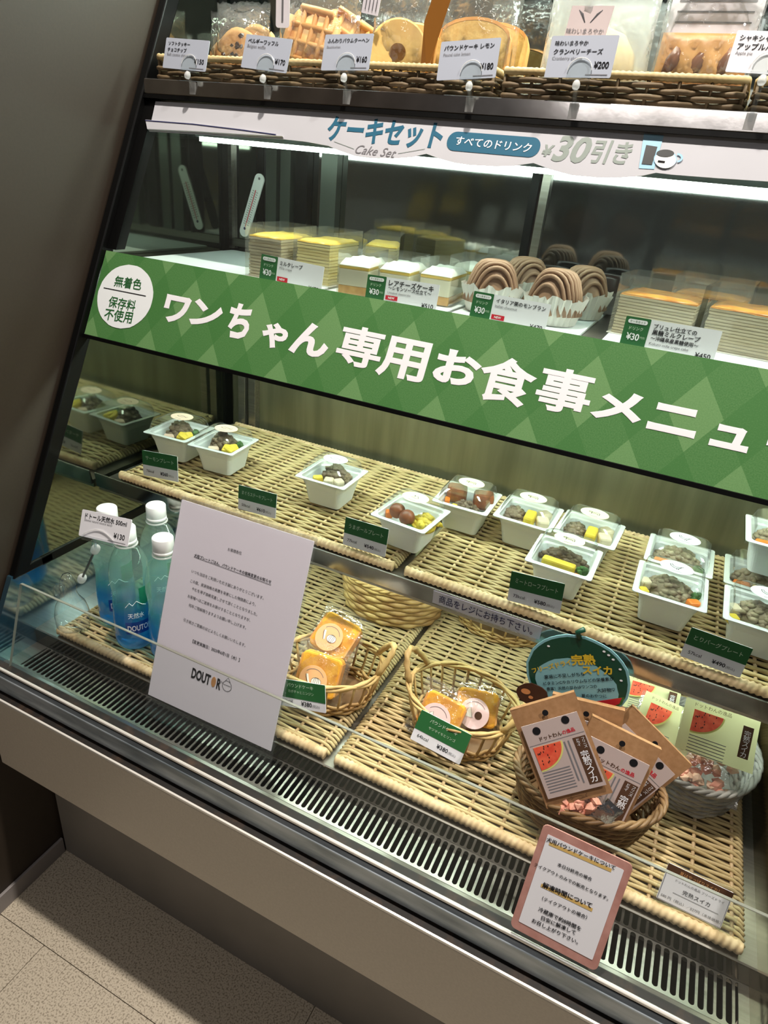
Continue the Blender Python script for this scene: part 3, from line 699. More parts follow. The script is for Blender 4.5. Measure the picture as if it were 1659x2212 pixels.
text_px(ps_, '30', (1197, 320), (1275, 326), M_INKSIL, bold=0.03, shear=0.2, height=0.031)
text_px(ps_, '引き', (1278, 327), (1364, 332), M_INKSIL, bold=0.025, shear=0.15, height=0.027)
# drinks picture
def pl(*p): return [local(ps_, *q) for q in p]
print_poly(ps_, pl((1380, 364), (1413, 366), (1434, 293), (1391, 289)), M_ICE, 'glass_picture', 0.0005)
print_poly(ps_, pl((1386, 355), (1408, 357), (1420, 318), (1396, 314)), M_COFFEE, 'glass_drink_picture', 0.0009)
print_poly(ps_, [local(ps_, 1437 + 25 * math.cos(a), 345 + 19 * math.sin(a)) for a in [-2 * math.pi * i / 24 for i in range(24)]], M_ICE, 'cup_picture', 0.0012)
print_poly(ps_, [local(ps_, 1437 + 23 * math.cos(a), 347 + 18 * math.sin(a)) for a in [-2 * math.pi * i / 24 for i in range(24)]], M_CREAM, 'cup_picture', 0.0015)
print_poly(ps_, [local(ps_, 1437 + 19 * math.cos(a), 333 + 8 * math.sin(a)) for a in [-2 * math.pi * i / 24 for i in range(24)]], M_COFFEE, 'cup_drink_picture', 0.0018)
print_lines(ps_, [[local(ps_, 1463 + 10 * math.cos(a), 342 + 8 * math.sin(a)) for a in [i * 0.35 - 1.6 for i in range(10)]]], 0.002, M_ICE, 'cup_handle_picture', 0.0012)
print_lines(ps_, [[local(ps_, 1421, 350), local(ps_, 1436, 352)]], 0.002, M_INK, 'cup_mark', 0.0019)

# ---- price cards on the top shelf, in clear swivel clips
def top_card(bl, br, tl, knob, lines, price, small, label, name='price_card', m=M_CARDSHADE, pricepx=None):
    o, W, Hh = card_px(name, bl, br, tl, 0.862, m, lean=0.010)
    tag(o, label, 'price card', 'grey price cards on the top shelf rail')
    bpy.context.view_layer.update()
    for i, (s, f) in enumerate(lines):
        yy = Hh * (1 - 0.18 - 0.2 * i); text(o, s, (W * 0.07, yy), (W * (0.07 + f), yy), M_INK, bold=0.02)
    yy = Hh * (1 - 0.18 - 0.2 * len(lines) + 0.03)
    if small: text(o, small, (W * 0.07, yy), (W * (0.07 + 0.03 * len(small) * 0.95), yy), M_INKG)
    text(o, price, (W * 0.72, Hh * 0.3), (W * 0.94, Hh * 0.3), M_INK, bold=0.02, height=Hh * 0.17)
    print_lines(o, [[(W * 0.62, Hh * 0.07), (W * 0.95, Hh * 0.07)]], 0.0008, M_INKG, 'small_print')
    # clip
    k = o.matrix_world.inverted() @ py(*knob, 0.864)
    cx = k.x
    arch = [(cx - 0.013, 0.001), (cx + 0.013, 0.001)] + [(cx + 0.013 * math.cos(math.pi * i / 12), 0.007 + 0.012 * math.sin(math.pi * i / 12)) for i in range(13)]
    MB().plate(arch, 0.0010, 0.0014).build('clip_window', M_GUARD, o)
    edge = [(p[0], p[1], 0.0015) for p in arch[2:]]
    MB().tube(edge, 0.0006, 5).build('clip_edge', M_KNOB, o)
    MB().box(cx - 0.013, cx + 0.013, -0.0025, 0.001, -0.002, 0.002).build('clip_bar', M_ACRYL, o)
    kn = MB(); kn.lathe([(0, -0.0045), (0.003, -0.0042), (0.0042, -0.001), (0.0042, 0.002), (0.003, 0.0042), (0, 0.0045)], 14)
    ko = kn.build('clip_knob', M_KNOB, o, True); ko.location = (cx, k.y, 0.001); ko.rotation_euler = (math.radians(80), 0, 0)
    kw = o.matrix_world @ Vector((cx, k.y, 0)); foot = Vector((kw.x, 0.8690, 1.332))
    mi = o.matrix_world.inverted()
    MB().tube([mi @ kw, mi @ foot], 0.0026, 6).build('clip_stem', M_ACRYL, o)
    fo = MB().box(-0.005, 0.005, -0.001, 0.0012, -0.0075, 0.0075).build('clip_foot', M_KNOB, o); fo.matrix_world = Matrix.Translation(foot)
    return o
top_card((351, 146), (443.5, 155), (331, 78.6), (410, 166), [('ソフトクッキー', 0.5), ('チョコチップ', 0.44)], '¥150', 'Soft cookie choco chip', 'small shaded card priced 150 yen for soft chocolate chip cookies')
top_card((520, 145), (618, 158.6), (514, 71), (573, 174), [('ベルギーワッフル', 0.66)], '¥170', 'Belgian waffle', 'small shaded card priced 170 yen for Belgian waffles')
top_card((693, 152), (796, 152), (686.5, 75), (747, 172), [('ふんわりバウムクーヘン', 0.86)], '¥160', 'Baumkuchen', 'small shaded card priced 160 yen for ring cake')
top_card((942.6, 174), (1070, 167.7), (939, 91.5), (1016, 190), [('パウンドケーキ レモン', 0.84)], '¥180', 'Pound cake lemon', 'small shaded card priced 180 yen for lemon pound cake')
top_card((1175, 167), (1318, 168.4), (1184.7, 77.6), (1246, 188), [('味わいまろやか', 0.5), ('クランベリーチーズ', 0.74)], '¥200', 'Cranberry cheese', 'small shaded card priced 200 yen for cranberry cheese bun')
top_card((1566, 155), (1712, 163), (1588.6, 64.7), (1645, 178), [('シャキシャキ', 0.55), ('アップルパイ', 0.62)], '¥230', 'Apple pie', 'small pale card for crisp apple pie', m=M_CARDW)

# ---- cake price cards (green block with discount, white block with name)
def cake_card(bl, br, tl, y0, name_lines, price, small, new, label):
    o, W, Hh = card_px('cake_card', bl, br, tl, y0, M_CARDW, lean=0.004, hh=0.040)
    dz = o.matrix_world.translation.z - 1.1016
    o.matrix_world = Matrix.Translation((0, 0, -dz)) @ o.matrix_world
    t = py(*tl, y0); Hh2 = t.z - 1.1016; Hh = Hh2
    for v in o.data.vertices:
        v.co.y = v.co.y * Hh / 0.040
    tag(o, label, 'price card', 'price cards in front of the cakes')
    print_poly(o, rrect(0.0, W * 0.27, 0.0, Hh, 0.001, 2), M_CARDG, 'green_block', 0.0004)
    print_poly(o, rrect(W * 0.03, W * 0.24, Hh * 0.78, Hh * 0.92, Hh * 0.069, 4), M_INKW, 'discount_pill', 0.0008)
    text(o, 'ケーキセット', (W * 0.05, Hh * 0.85), (W * 0.22, Hh * 0.85), M_INKGREEN, z=0.0012, bold=0.02)
    text(o, 'ドリンク', (W * 0.06, Hh * 0.62), (W * 0.21, Hh * 0.62), M_INKPG, z=0.0009, bold=0.01)
    text(o, '¥30', (W * 0.05, Hh * 0.34), (W * 0.19, Hh * 0.34), M_INKW, z=0.0009, bold=0.02, height=Hh * 0.24)
    text(o, '円引', (W * 0.20, Hh * 0.34), (W * 0.25, Hh * 0.34), M_INKPG, z=0.0009)
    for i, (s, f) in enumerate(name_lines):
        yy = Hh * (0.80 - 0.2 * i); text(o, s, (W * 0.31, yy), (W * (0.31 + f), yy), M_INK, bold=0.018)
    yy = Hh * (0.80 - 0.2 * len(name_lines) + 0.03); text(o, small, (W * 0.31, yy - 0.001), (W * (0.31 + 0.018 * len(small)), yy - 0.001), M_INKG)
    if new:
        print_poly(o, [(W * 0.29, Hh * 0.1), (W * 0.46, Hh * 0.1), (W * 0.46, Hh * 0.28), (W * 0.29, Hh * 0.28)], M_INKRED, 'new_flag', 0.0005)
        text(o, 'NEW', (W * 0.33, Hh * 0.19), (W * 0.42, Hh * 0.19), M_INKW, z=0.0009, bold=0.02)
    text(o, price, (W * 0.80, Hh * 0.1), (W * 0.96, Hh * 0.1), M_INK, bold=0.01)
    return o
cake_card((560, 600), (693, 630), (571.8, 549.7), 0.800, [('ミルクレープ', 0.36)], '¥470', 'Mille crepe', True, 'price card with green block for the plain milk crepe cake')
cake_card((789, 637.5), (942, 662.6), (793.5, 592.6), 0.800, [('レアチーズケーキ', 0.62), ('〜レモンソース仕立て〜', 0.6)], '¥510', 'Unbaked cheesecake', True, 'price card with green block for rare cheesecake with lemon sauce')
cake_card((1015, 672.7), (1179, 704), (1023, 628.5), 0.800, [('イタリア栗のモンブラン', 0.64)], '¥470', 'Italian chestnut', True, 'price card with green block for Italian chestnut Mont Blanc')
cake_card((1341, 729.6), (1545.7, 765.4), (1352, 682), 0.800, [('ブリュレ仕立ての', 0.45), ('黒糖ミルクレープ', 0.5), ('〜沖縄県産黒糖使用〜', 0.5)], '¥450', 'Kokuto mille crepe cake', False, 'price card with green block for brulee brown sugar crepe cake')

# ---- green meal cards on the middle shelf and pound cake cards on the deck
def meal_card(bl, br, tl, y0, zbase, s1, s2, kcal, price, label, group, gfrac=0.56, lean=0.006):
    o, W, Hh = card_px('meal_card', bl, br, tl, y0, M_CARDW, lean=lean)
    if zbase is not None:
        zmin = min((o.matrix_world @ v.co).z for v in o.data.vertices)
        o.matrix_world = Matrix.Translation((0, 0, zbase - zmin)) @ o.matrix_world
    tag(o, label, 'price card', group)
    print_poly(o, [(0, Hh * (1 - gfrac)), (W, Hh * (1 - gfrac)), (W, Hh), (0, Hh)], M_CARDG, 'green_block', 0.0004)
    if s2:
        text(o, s1, (W * 0.22, Hh * 0.82), (W * 0.76, Hh * 0.82), M_INKPG, z=0.0009, bold=0.005); text(o, s2, (W * 0.24, Hh * 0.60), (W * 0.77, Hh * 0.60), M_INKPG, z=0.0009)
    else: text(o, s1, (W * 0.10, Hh * 0.74), (W * 0.90, Hh * 0.72), M_INKPG, z=0.0009, height=Hh * 0.16)
    if kcal: text(o, kcal, (W * 0.10, Hh * 0.22), (W * 0.32, Hh * 0.22), M_INK)
    text(o, price, (W * 0.50, Hh * 0.20), (W * 0.72, Hh * 0.20), M_INK, bold=0.015)
    text(o, '(税込)', (W * 0.73, Hh * 0.17), (W * 0.88, Hh * 0.17), M_INKG)
    MB().box(W * 0.42, W * 0.62, 0.0, 0.004, -0.012, -0.0008).build('card_foot', M_ACRYL, o)
    return o
GM = 'green and white meal cards on the middle shelf'
meal_card((310, 1025.5), (385, 1040.7), (321.6, 973.8), 0.738, ZM, 'サーモンプレート', None, '76kcal', '¥560', 'green card for the salmon plate priced 560 yen', GM)
meal_card((514, 1098), (595, 1120), (522, 1048), 0.732, ZM, 'まぐろステーキプレート', None, '50kcal', '¥610', 'green card for the tuna steak plate priced 610 yen', GM)
meal_card((740, 1176.6), (831.5, 1205), (752.6, 1119), 0.730, ZM, 'うまボールプレート', None, '77kcal', '¥540', 'green card for the horse meatball plate priced 540 yen', GM)
meal_card((1094, 1304), (1207, 1334), (1109.5, 1242.6), 0.728, ZM, 'ミートローフプレート', None, '73kcal', '¥580', 'green card for the meatloaf plate priced 580 yen', GM)
meal_card((1470, 1412), (1600, 1460), (1490, 1348), 0.728, ZM, 'とりバーグプレート', None, '57kcal', '¥490', 'green card for the chicken burger plate priced 490 yen', GM)
meal_card((600.5, 1522), (704, 1541), (599, 1464), 0.577, None, 'パウンドケーキ', 'カボチャとニンジン', '66kcal', '¥380', 'green card for pumpkin and carrot pound cake', 'green cards for the pound cakes', 0.66, 0.012)
meal_card((885.6, 1595.6), (992.4, 1652.3), (912, 1533), 0.602, None, 'パウンドケーキ', 'サツマイモとリンゴ', '64kcal', '¥380', 'green card for sweet potato and apple pound cake', 'green cards for the pound cakes', 0.62, 0.02)

# ---- tape on the shelf lip
a = py(934, 1288, 0.6935); b = py(1168, 1368, 0.6935)
lab = MB().plate([(0, -0.0105), (b.x - a.x, -0.0105), (b.x - a.x, 0.0105), (0, 0.0105)], -0.0003, 0).build('shelf_label', M_STRIPBLUE)
lab.matrix_world = frame_mat(Vector((a.x, 0.6963, 0.7575)), Vector((1, 0, 0)), Vector((0, -0.11, 1)))
tag(lab, 'pale blue label tape on the middle shelf lip asking to bring goods to register', 'label')
LW = b.x - a.x
text(lab, '商品をレジにお持ち下さい。', (LW * 0.06, 0), (LW * 0.93, 0), M_INKNAVY, bold=0.006, height=0.0135)

# ---- A4 notice in a clear stand
def sheet(bl, br, tl, s, name, m, w, hgt, thick=0.001, r=0.0015, lean=None, y0=None):
    A = py(*bl, y0); B = py(*br, y0); T = py(*tl, y0 + lean)
    mw = frame_mat(A, B - A, T - A)
    o = MB().plate(rrect(0, w or (B - A).length, 0, hgt or (mw.inverted() @ T).y, r, 4), -thick, 0).build(name, m); o.matrix_world = mw
    return o, (w or (B - A).length), (hgt or (mw.inverted() @ T).y)
no, NW, NH = sheet((320, 1500), (585, 1623), (390, 1078), 1, 'notice_sheet', M_PAPER, None, None, 0.0008, 0.001, 0.098, 0.526)
tag(no, 'large white paper notice of price changes in a clear stand', 'notice'); bpy.context.view_layer.update()
zb = no.matrix_world.translation.z
drop = (zb - 0.5184) / (no.matrix_world[2][1])
MB().plate(rrect(-0.002, NW + 0.003, -drop, NH + 0.004, 0.002, 3), -0.0030, -0.0010).build('clear_backing', M_ACRYL, no)
MB().plate(rrect(-0.002, NW + 0.003, -0.002, NH + 0.004, 0.002, 3), 0.0010, 0.0014).build('clear_pocket', clear('pocket_film', (254, 254, 255), 0.012, gloss=0.5), no)
def cp(x, y): return (300 + x / 3.814, 1060 + y / 3.814)
for s, a, b, bo in (('お客様各位', (735, 480), (848, 515), 0.0), ('犬用プレートごはん、パウンドケーキの価格変更のお知らせ', (458, 530), (1092, 752), 0.014),
                    ('いつも当店をご利用いただき誠にありがとうございます。', (437, 660), (1030, 885), 0.0), ('この度、資源価格の高騰を背景にした物価高により、', (427, 740), (965, 938), 0.0),
                    ('やむを得ず価格見直しさせて頂くこととなりました。', (440, 805), (978, 1020), 0.0), ('お客様へはご迷惑をお掛けすることとなりますが、', (405, 865), (920, 1068), 0.0),
                    ('何卒ご理解賜りますようお願い申し上げます。', (413, 940), (885, 1130), 0.0), ('引き続きご愛顧のほどよろしくお願いいたします。', (370, 1060), (880, 1275), 0.0),
                    ('【変更実施日：2023年6月1日（木）】', (445, 1238), (832, 1395), 0.012)):
    text_px(no, s, cp(*a), cp(*b), M_INK, bold=bo, hs=1.1)
print_lines(no, [[local(no, *cp(455, 545)), local(no, *cp(1090, 777))]], 0.0006, M_INK, 'underline')
l0 = local(no, *cp(437, 1500)); l1 = local(no, *cp(678, 1598)); lw = (l1[0] - l0[0])
def logo(s, f0, f1):
    text(no, s, (l0[0] + lw * f0, (l0[1] + l1[1]) / 2), (l0[0] + lw * f1, (l0[1] + l1[1]) / 2), M_INK, bold=0.035, height=0.0155)
logo('DOUT', 0.0, 0.64); logo('R', 0.86, 1.0)
print_poly(no, ellipse(l0[0] + lw * 0.75, (l0[1] + l1[1]) / 2, lw * 0.075, 0.0075, 20), M_INKTAN, 'bean_mark')
cqx, cqy = local(no, *cp(727, 1610))
print_lines(no, [[(cqx + 0.0075 * math.cos(t_ * 0.42), cqy + 0.0075 * math.sin(t_ * 0.42)) for t_ in range(16)], [(cqx - 0.006, cqy + 0.001), (cqx + 0.006, cqy + 0.001)], [(cqx - 0.004, cqy + 0.0065), (cqx, cqy + 0.0125), (cqx + 0.004, cqy + 0.0065)], [(cqx - 0.007, cqy + 0.001), (cqx - 0.0105, cqy + 0.004), (cqx - 0.0105, cqy)]], 0.0006, M_INK, 'pot_mark')

# ---- pink framed notice leaning on the guard
pk, PW, PH = sheet((1101, 2000), (1287.7, 2099.5), (1163.8, 1773), 1, 'pink_notice', M_PINK, None, None, 0.002, 0.006, 0.048, 0.468)
tag(pk, 'pink framed notice about dog pound cake leaning on the clear guard', 'notice')
dzp = pk.matrix_world.translation.z - 0.5295
bpy.context.view_layer.update()
print_poly(pk, rrect(0.007, PW - 0.007, 0.010, PH - 0.009, 0.001, 2), M_CARDW, 'notice_paper', 0.0005)
def c4(x, y): return (1080 + x / 2.865, 1740 + y / 2.865)
for a, b in (((305, 232), (690, 400)), ((255, 490), (572, 645))):
    print_lines(pk, [[local(pk, *c4(*a)), local(pk, *c4(*b))]], 0.0038, M_INKMUSTARD, 'brush_underline', 0.0008)
for s, a, b, bo in (('犬用パウンドケーキについて', (290, 205), (715, 385), 0.02), ('本日分終売の場合', (358, 360), (570, 455), 0.015), ('テイクアウトのみでの販売となります。', (215, 360), (672, 575), 0.015),
                    ('解凍時間について', (265, 485), (570, 618), 0.025), ('（テイクアウトの場合）', (262, 570), (540, 690), 0.015), ('冷蔵庫で約8時間を', (240, 635), (503, 762), 0.018), ('目安に解凍して', (257, 690), (470, 785), 0.018), ('お召し上がり下さい。', (200, 705), (485, 843), 0.018)):
    text_px(pk, s, c4(*a), c4(*b), M_INK, bold=bo, z=0.0011)

# ---- watermelon price card in clear stand
wm, WW, WH = card_px('treat_card', (1417, 1939), (1556, 2007), (1435, 1859), 0.5655, M_CARDW, lean=0.018)
tag(wm, 'brown topped price card for ripe watermelon treats in a clear stand', 'price card'); bpy.context.view_layer.update()
zmin = wm.matrix_world.translation.z
MB().plate(rrect(-0.003, WW + 0.012, min(0, -(zmin - ZD) / wm.matrix_world[2][1]), WH + 0.003, 0.002, 2), -0.0030, -0.0010).build('clear_backing', M_ACRYL, wm)
MB().box(0.002, WW - 0.002, min(0, -(zmin - ZD) / wm.matrix_world[2][1]), min(0, -(zmin - ZD) / wm.matrix_world[2][1]) + 0.002, -0.010, -0.001).build('clear_foot', M_ACRYL, wm)
print_poly(wm, [(0, WH * 0.8), (WW, WH * 0.8), (WW, WH), (0, WH)], M_BROWNINK, 'brown_block', 0.0004)
text(wm, '夏はやっぱりスイカ！', (WW * 0.2, WH * 0.89), (WW * 0.8, WH * 0.89), M_INKTAN, z=0.0009)
text(wm, 'ドットわんの逸品 フリーズドライ', (WW * 0.18, WH * 0.66), (WW * 0.92, WH * 0.66), M_INKG)
text(wm, '完熟スイカ', (WW * 0.33, WH * 0.45), (WW * 0.75, WH * 0.45), M_INK)
print_lines(wm, [[(WW * 0.2, WH * 0.33), (WW * 0.9, WH * 0.33)]], 0.0005, M_INKG, 'rule')
text(wm, '580 円（税込）／527円（本体価格）', (WW * 0.05, WH * 0.15), (WW * 0.97, WH * 0.15), M_INKG)
print_lines(wm, [[(0.001, 0.001), (WW - 0.001, 0.001), (WW - 0.001, WH * 0.8)], [(0.001, 0.001), (0.001, WH * 0.8)]], 0.0006, M_INKG, 'rule')

# ---- water price sign in a weighted clip stand
wt, W2, H2 = card_px('water_sign', (169.6, 1156.5), (276, 1181.8), (188.6, 1102), 0.553, M_CARDW, lean=0.016, r=0.002)
tag(wt, 'white price sign for bottled spring water on a clear weighted stand', 'price card'); bpy.context.view_layer.update()
text(wt, 'ドトール天然水 500ml', (W2 * 0.08, H2 * 0.80), (W2 * 0.92, H2 * 0.80), M_INK, bold=0.012)
text(wt, 'Doutor natural mineral water', (W2 * 0.08, H2 * 0.64), (W2 * 0.65, H2 * 0.64), M_INKG)
text(wt, '¥130', (W2 * 0.70, H2 * 0.30), (W2 * 0.92, H2 * 0.30), M_INK, bold=0.01)
print_lines(wt, [[(W2 * 0.6, H2 * 0.08), (W2 * 0.95, H2 * 0.08)]], 0.0007, M_INKG, 'small_print')
arc = [(W2 * (0.12 + 0.60 * i / 12), H2 * (0.12 + 0.26 * math.sin(math.pi * i / 12)), 0.0015) for i in range(13)]
MB().tube(arc, 0.0007, 5).build('clip_edge', M_KNOB, wt)
MB().box(W2 * 0.1, W2 * 0.74, -0.004, 0.003, -0.002, 0.003).build('clip_bar', M_ACRYL, wt)
mi = wt.matrix_world.inverted()
base = pz(160, 1352, 0.5605); base = Vector((base.x, base.y, 0.5605))
k1 = py(206, 1187, 0.566); k2 = py(177, 1250, base.y); cb = wt.matrix_world @ Vector((W2 * 0.36, -0.003, 0))
def knob_at(P, nm):
    kk = MB(); kk.lathe([(0, -0.006), (0.0055, -0.006), (0.0065, -0.003), (0.0065, 0.003), (0.0055, 0.006), (0, 0.006)], 14)
    ob = kk.build(nm, M_KNOB, wt, True); ob.matrix_world = Matrix.Translation(P) @ Matrix.Rotation(0.5, 4, 'Y')
knob_at(k1, 'clip_knob'); knob_at(k2, 'clip_knob')
MB().tube([mi @ cb, mi @ k1], 0.002, 6).build('clip_stem', M_ACRYL, wt)
MB().tube([mi @ k1, mi @ k2], 0.0017, 8).build('rod', M_ROD, wt, True)
hb = k2.z - base.z
wb_ = MB().lathe([(0.001, 0.0), (0.021, 0.0), (0.025, 0.006), (0.026, hb * 0.25), (0.022, hb * 0.42), (0.014, hb * 0.55), (0.011, hb * 0.66), (0.013, hb * 0.74), (0.010, hb * 0.86), (0.006, hb * 0.95)], 24).build('weight_base', M_ACRYL, wt, True)
wb_.matrix_world = Matrix.Translation(base)
MB().lathe([(0.006, 0), (0.0085, 0.004), (0.0085, 0.018), (0.006, 0.021)], 12).build('weight_spout', M_ACRYL, wt, True).matrix_world = Matrix.Translation(base + Vector((-0.016, -0.004, hb * 0.52)))

# ---- thermometer on the rear glass
tA = py(563, 376, 1.043); tB = py(524, 510, 1.043)
th = MB().plate(rrect(-0.0095, 0.0095, 0, (tA - tB).length, 0.0094, 6), -0.003, 0).build('thermometer', M_WHITE)
th.matrix_world = frame_mat(tB, Vector(((tA - tB).z, 0, -(tA - tB).x)), tA - tB); TL_ = (tA - tB).length
tag(th, 'white plastic strip thermometer hung behind the crepe cakes', 'thermometer')
print_lines(th, [[(0, TL_ * 0.16), (0, TL_ * 0.75)]], 0.0016, M_INKRED, 'mercury')
print_lines(th, [[(-0.006, TL_ * (0.2 + 0.035 * i)), (-0.002, TL_ * (0.2 + 0.035 * i))] for i in range(16)] + [[(0.002, TL_ * (0.2 + 0.035 * i)), (0.006, TL_ * (0.2 + 0.035 * i))] for i in range(16)], 0.0007, M_INK, 'scale_marks')
print_poly(th, ellipse(0, TL_ * 0.13, 0.0025, 0.0025, 12), M_INKNAVY, 'bulb')
print_poly(th, ellipse(0, TL_ * 0.93, 0.0022, 0.0022, 12), M_INKG, 'hanging_hole')
MB().box(-0.003, 0.003, TL_ * 0.45, TL_ * 0.5, -0.010, -0.003).build('suction_pad', M_KNOB, th)

# ================================================================== MEAL BOXES
RIMH = 0.047
def box_tray_mesh():
    mb = MB(); T = 0.044; B = 0.0275; n = 5
    prof = [(B - 0.004, 0.0, 0.006), (B, 0.001, 0.007), (B + 0.0075, RIMH - 0.006, 0.009), (T - 0.006, RIMH - 0.001, 0.006), (T, RIMH, 0.004), (T, RIMH + 0.001, 0.004), (T - 0.007, RIMH + 0.001, 0.006),
            (B + 0.0085, RIMH - 0.008, 0.009), (B, 0.016, 0.007), (B - 0.005, 0.015, 0.006)]
    rings = [[(x, y, z) for x, y in rrect(-s, s, -s, s, r, n)] for s, z, r in prof]
    k = len(rings[0]); vs_ = [p for r in rings for p in r]
    fs = [tuple(range(k))[::-1], tuple((len(rings) - 1) * k + i for i in range(k))]
    for j in range(len(rings) - 1):
        for i in range(k): fs.append((j * k + i, j * k + (i + 1) % k, (j + 1) * k + (i + 1) % k, (j + 1) * k + i))
    return mb.add(vs_, fs).mesh('box_tray', M_TRAYW)
def box_lid_mesh():
    mb = MB(); n = 5; z = RIMH + 0.0012
    prof = [(0.0445, z - 0.004, 0.004), (0.0445, z + 0.0005, 0.004), (0.038, z + 0.001, 0.006), (0.0355, z + 0.016, 0.009), (0.031, z + 0.0205, 0.010), (0.027, z + 0.0215, 0.010)]
    rings = [[(x, y, zz) for x, y in rrect(-s, s, -s, s, r, n)] for s, zz, r in prof]
    k = len(rings[0]); vs_ = [p for r in rings for p in r]; fs = [tuple((len(rings) - 1) * k + i for i in range(k))]
    for j in range(len(rings) - 1):
        for i in range(k): fs.append((j * k + i, j * k + (i + 1) % k, (j + 1) * k + (i + 1) % k, (j + 1) * k + i))
    return mb.add(vs_, fs).mesh('box_lid', M_LID)
BT, BL = box_tray_mesh(), box_lid_mesh()
LIDZ = RIMH + 0.0012 + 0.0215
FISH = [[(-.8, 0), (-.4, .3), (.2, .25), (.6, 0), (.2, -.25), (-.4, -.3), (-.8, 0)], [(.6, 0), (.9, .3), (.85, -.3), (.6, 0)]]
COW = [[(-.7, .2), (-.5, .35), (-.3, .2), (.5, .25), (.6, -.1), (.6, -.5)], [(-.35, .15), (-.35, -.5)], [(-.3, -.15), (.4, -.15), (.4, -.5)], [(-.7, .2), (-.65, 0), (-.4, 0)]]
BIRD = [[(-.7, .5), (-.5, .6), (-.4, .2), (0, -.1), (.5, .2), (.7, .35)], [(-.7, .5), (-.6, .0), (-.2, -.4), (.2, -.4), (.5, .2)], [(0, -.4), (0, -.7)], [(.15, -.4), (.2, -.7)]]
FOX = [[(-.3, .5), (-.1, .1), (-.5, -.3), (.1, -.4), (.5, -.3), (.3, .1), (.1, .5), (0, .2), (-.3, .5)]]
FOODZ = 0.0075
def mound(n, sx, sy, h, m, parent, seed, r=0.0036, cx=0.0, cy=0.0, z0=0.020, name='minced_meat', elong=1.6):
    sx, sy, h, r, cx, cy, z0 = sx * 1.3, sy * 1.35, h * 1.25, r * 1.2, cx * 1.3, cy * 1.3, z0 + FOODZ
    rn = random.Random(seed); mb = MB()
    for i in range(n):
        a = rn.uniform(0, 6.283); q = math.sqrt(rn.random()); x = sx * q * math.cos(a); y = sy * q * math.sin(a)
        z = z0 + h * (1 - q * q) * rn.uniform(0.75, 1.0)
        if rn.random() < 0.3: z = z0 + h * (1 - q * q) * rn.uniform(0.2, 0.9)
        e = rn.uniform(0.8, elong)
        mb.blob((cx + x, cy + y, z), (r * e, r * rn.uniform(.7, 1.1), r * rn.uniform(.7, 1.1)), 0.15, rn)
    mb.lathe([(0.9, z0 - 0.005), (0.92, z0), (0.7, z0 + h * 0.55), (0.3, z0 + h * 0.88), (0, z0 + h * 0.93)], 14, cx, cy, sx, sy)
    o = mb.build(name, m, parent, True); o['kind'] = 'stuff'; return o
def chunk(parent, c, s, m, name, rz=0.0, rx=0.0):
    c = (c[0] * 1.28, c[1] * 1.28, c[2] + FOODZ); s = tuple(q * 1.3 for q in s)
    o = MB().box(-s[0], s[0], -s[1], s[1], -s[2], s[2]).build(name, m, parent, bevel=min(s) * 0.45); o.location = c; o.rotation_euler = (rx, 0, rz); return o
def leaf(parent, c, r, seed=0):
    c = (c[0] * 1.28, c[1] * 1.28, c[2] + FOODZ); r *= 1.4
    rn = random.Random(seed); mb = MB()
    for i in range(9): mb.blob((c[0] + rn.uniform(-r, r) * .6, c[1] + rn.uniform(-r, r) * .6, c[2] + rn.uniform(-.3, .5) * r), r * 0.55, 0.3, rn)
    return mb.build('broccoli', M_LEAF, parent, True)
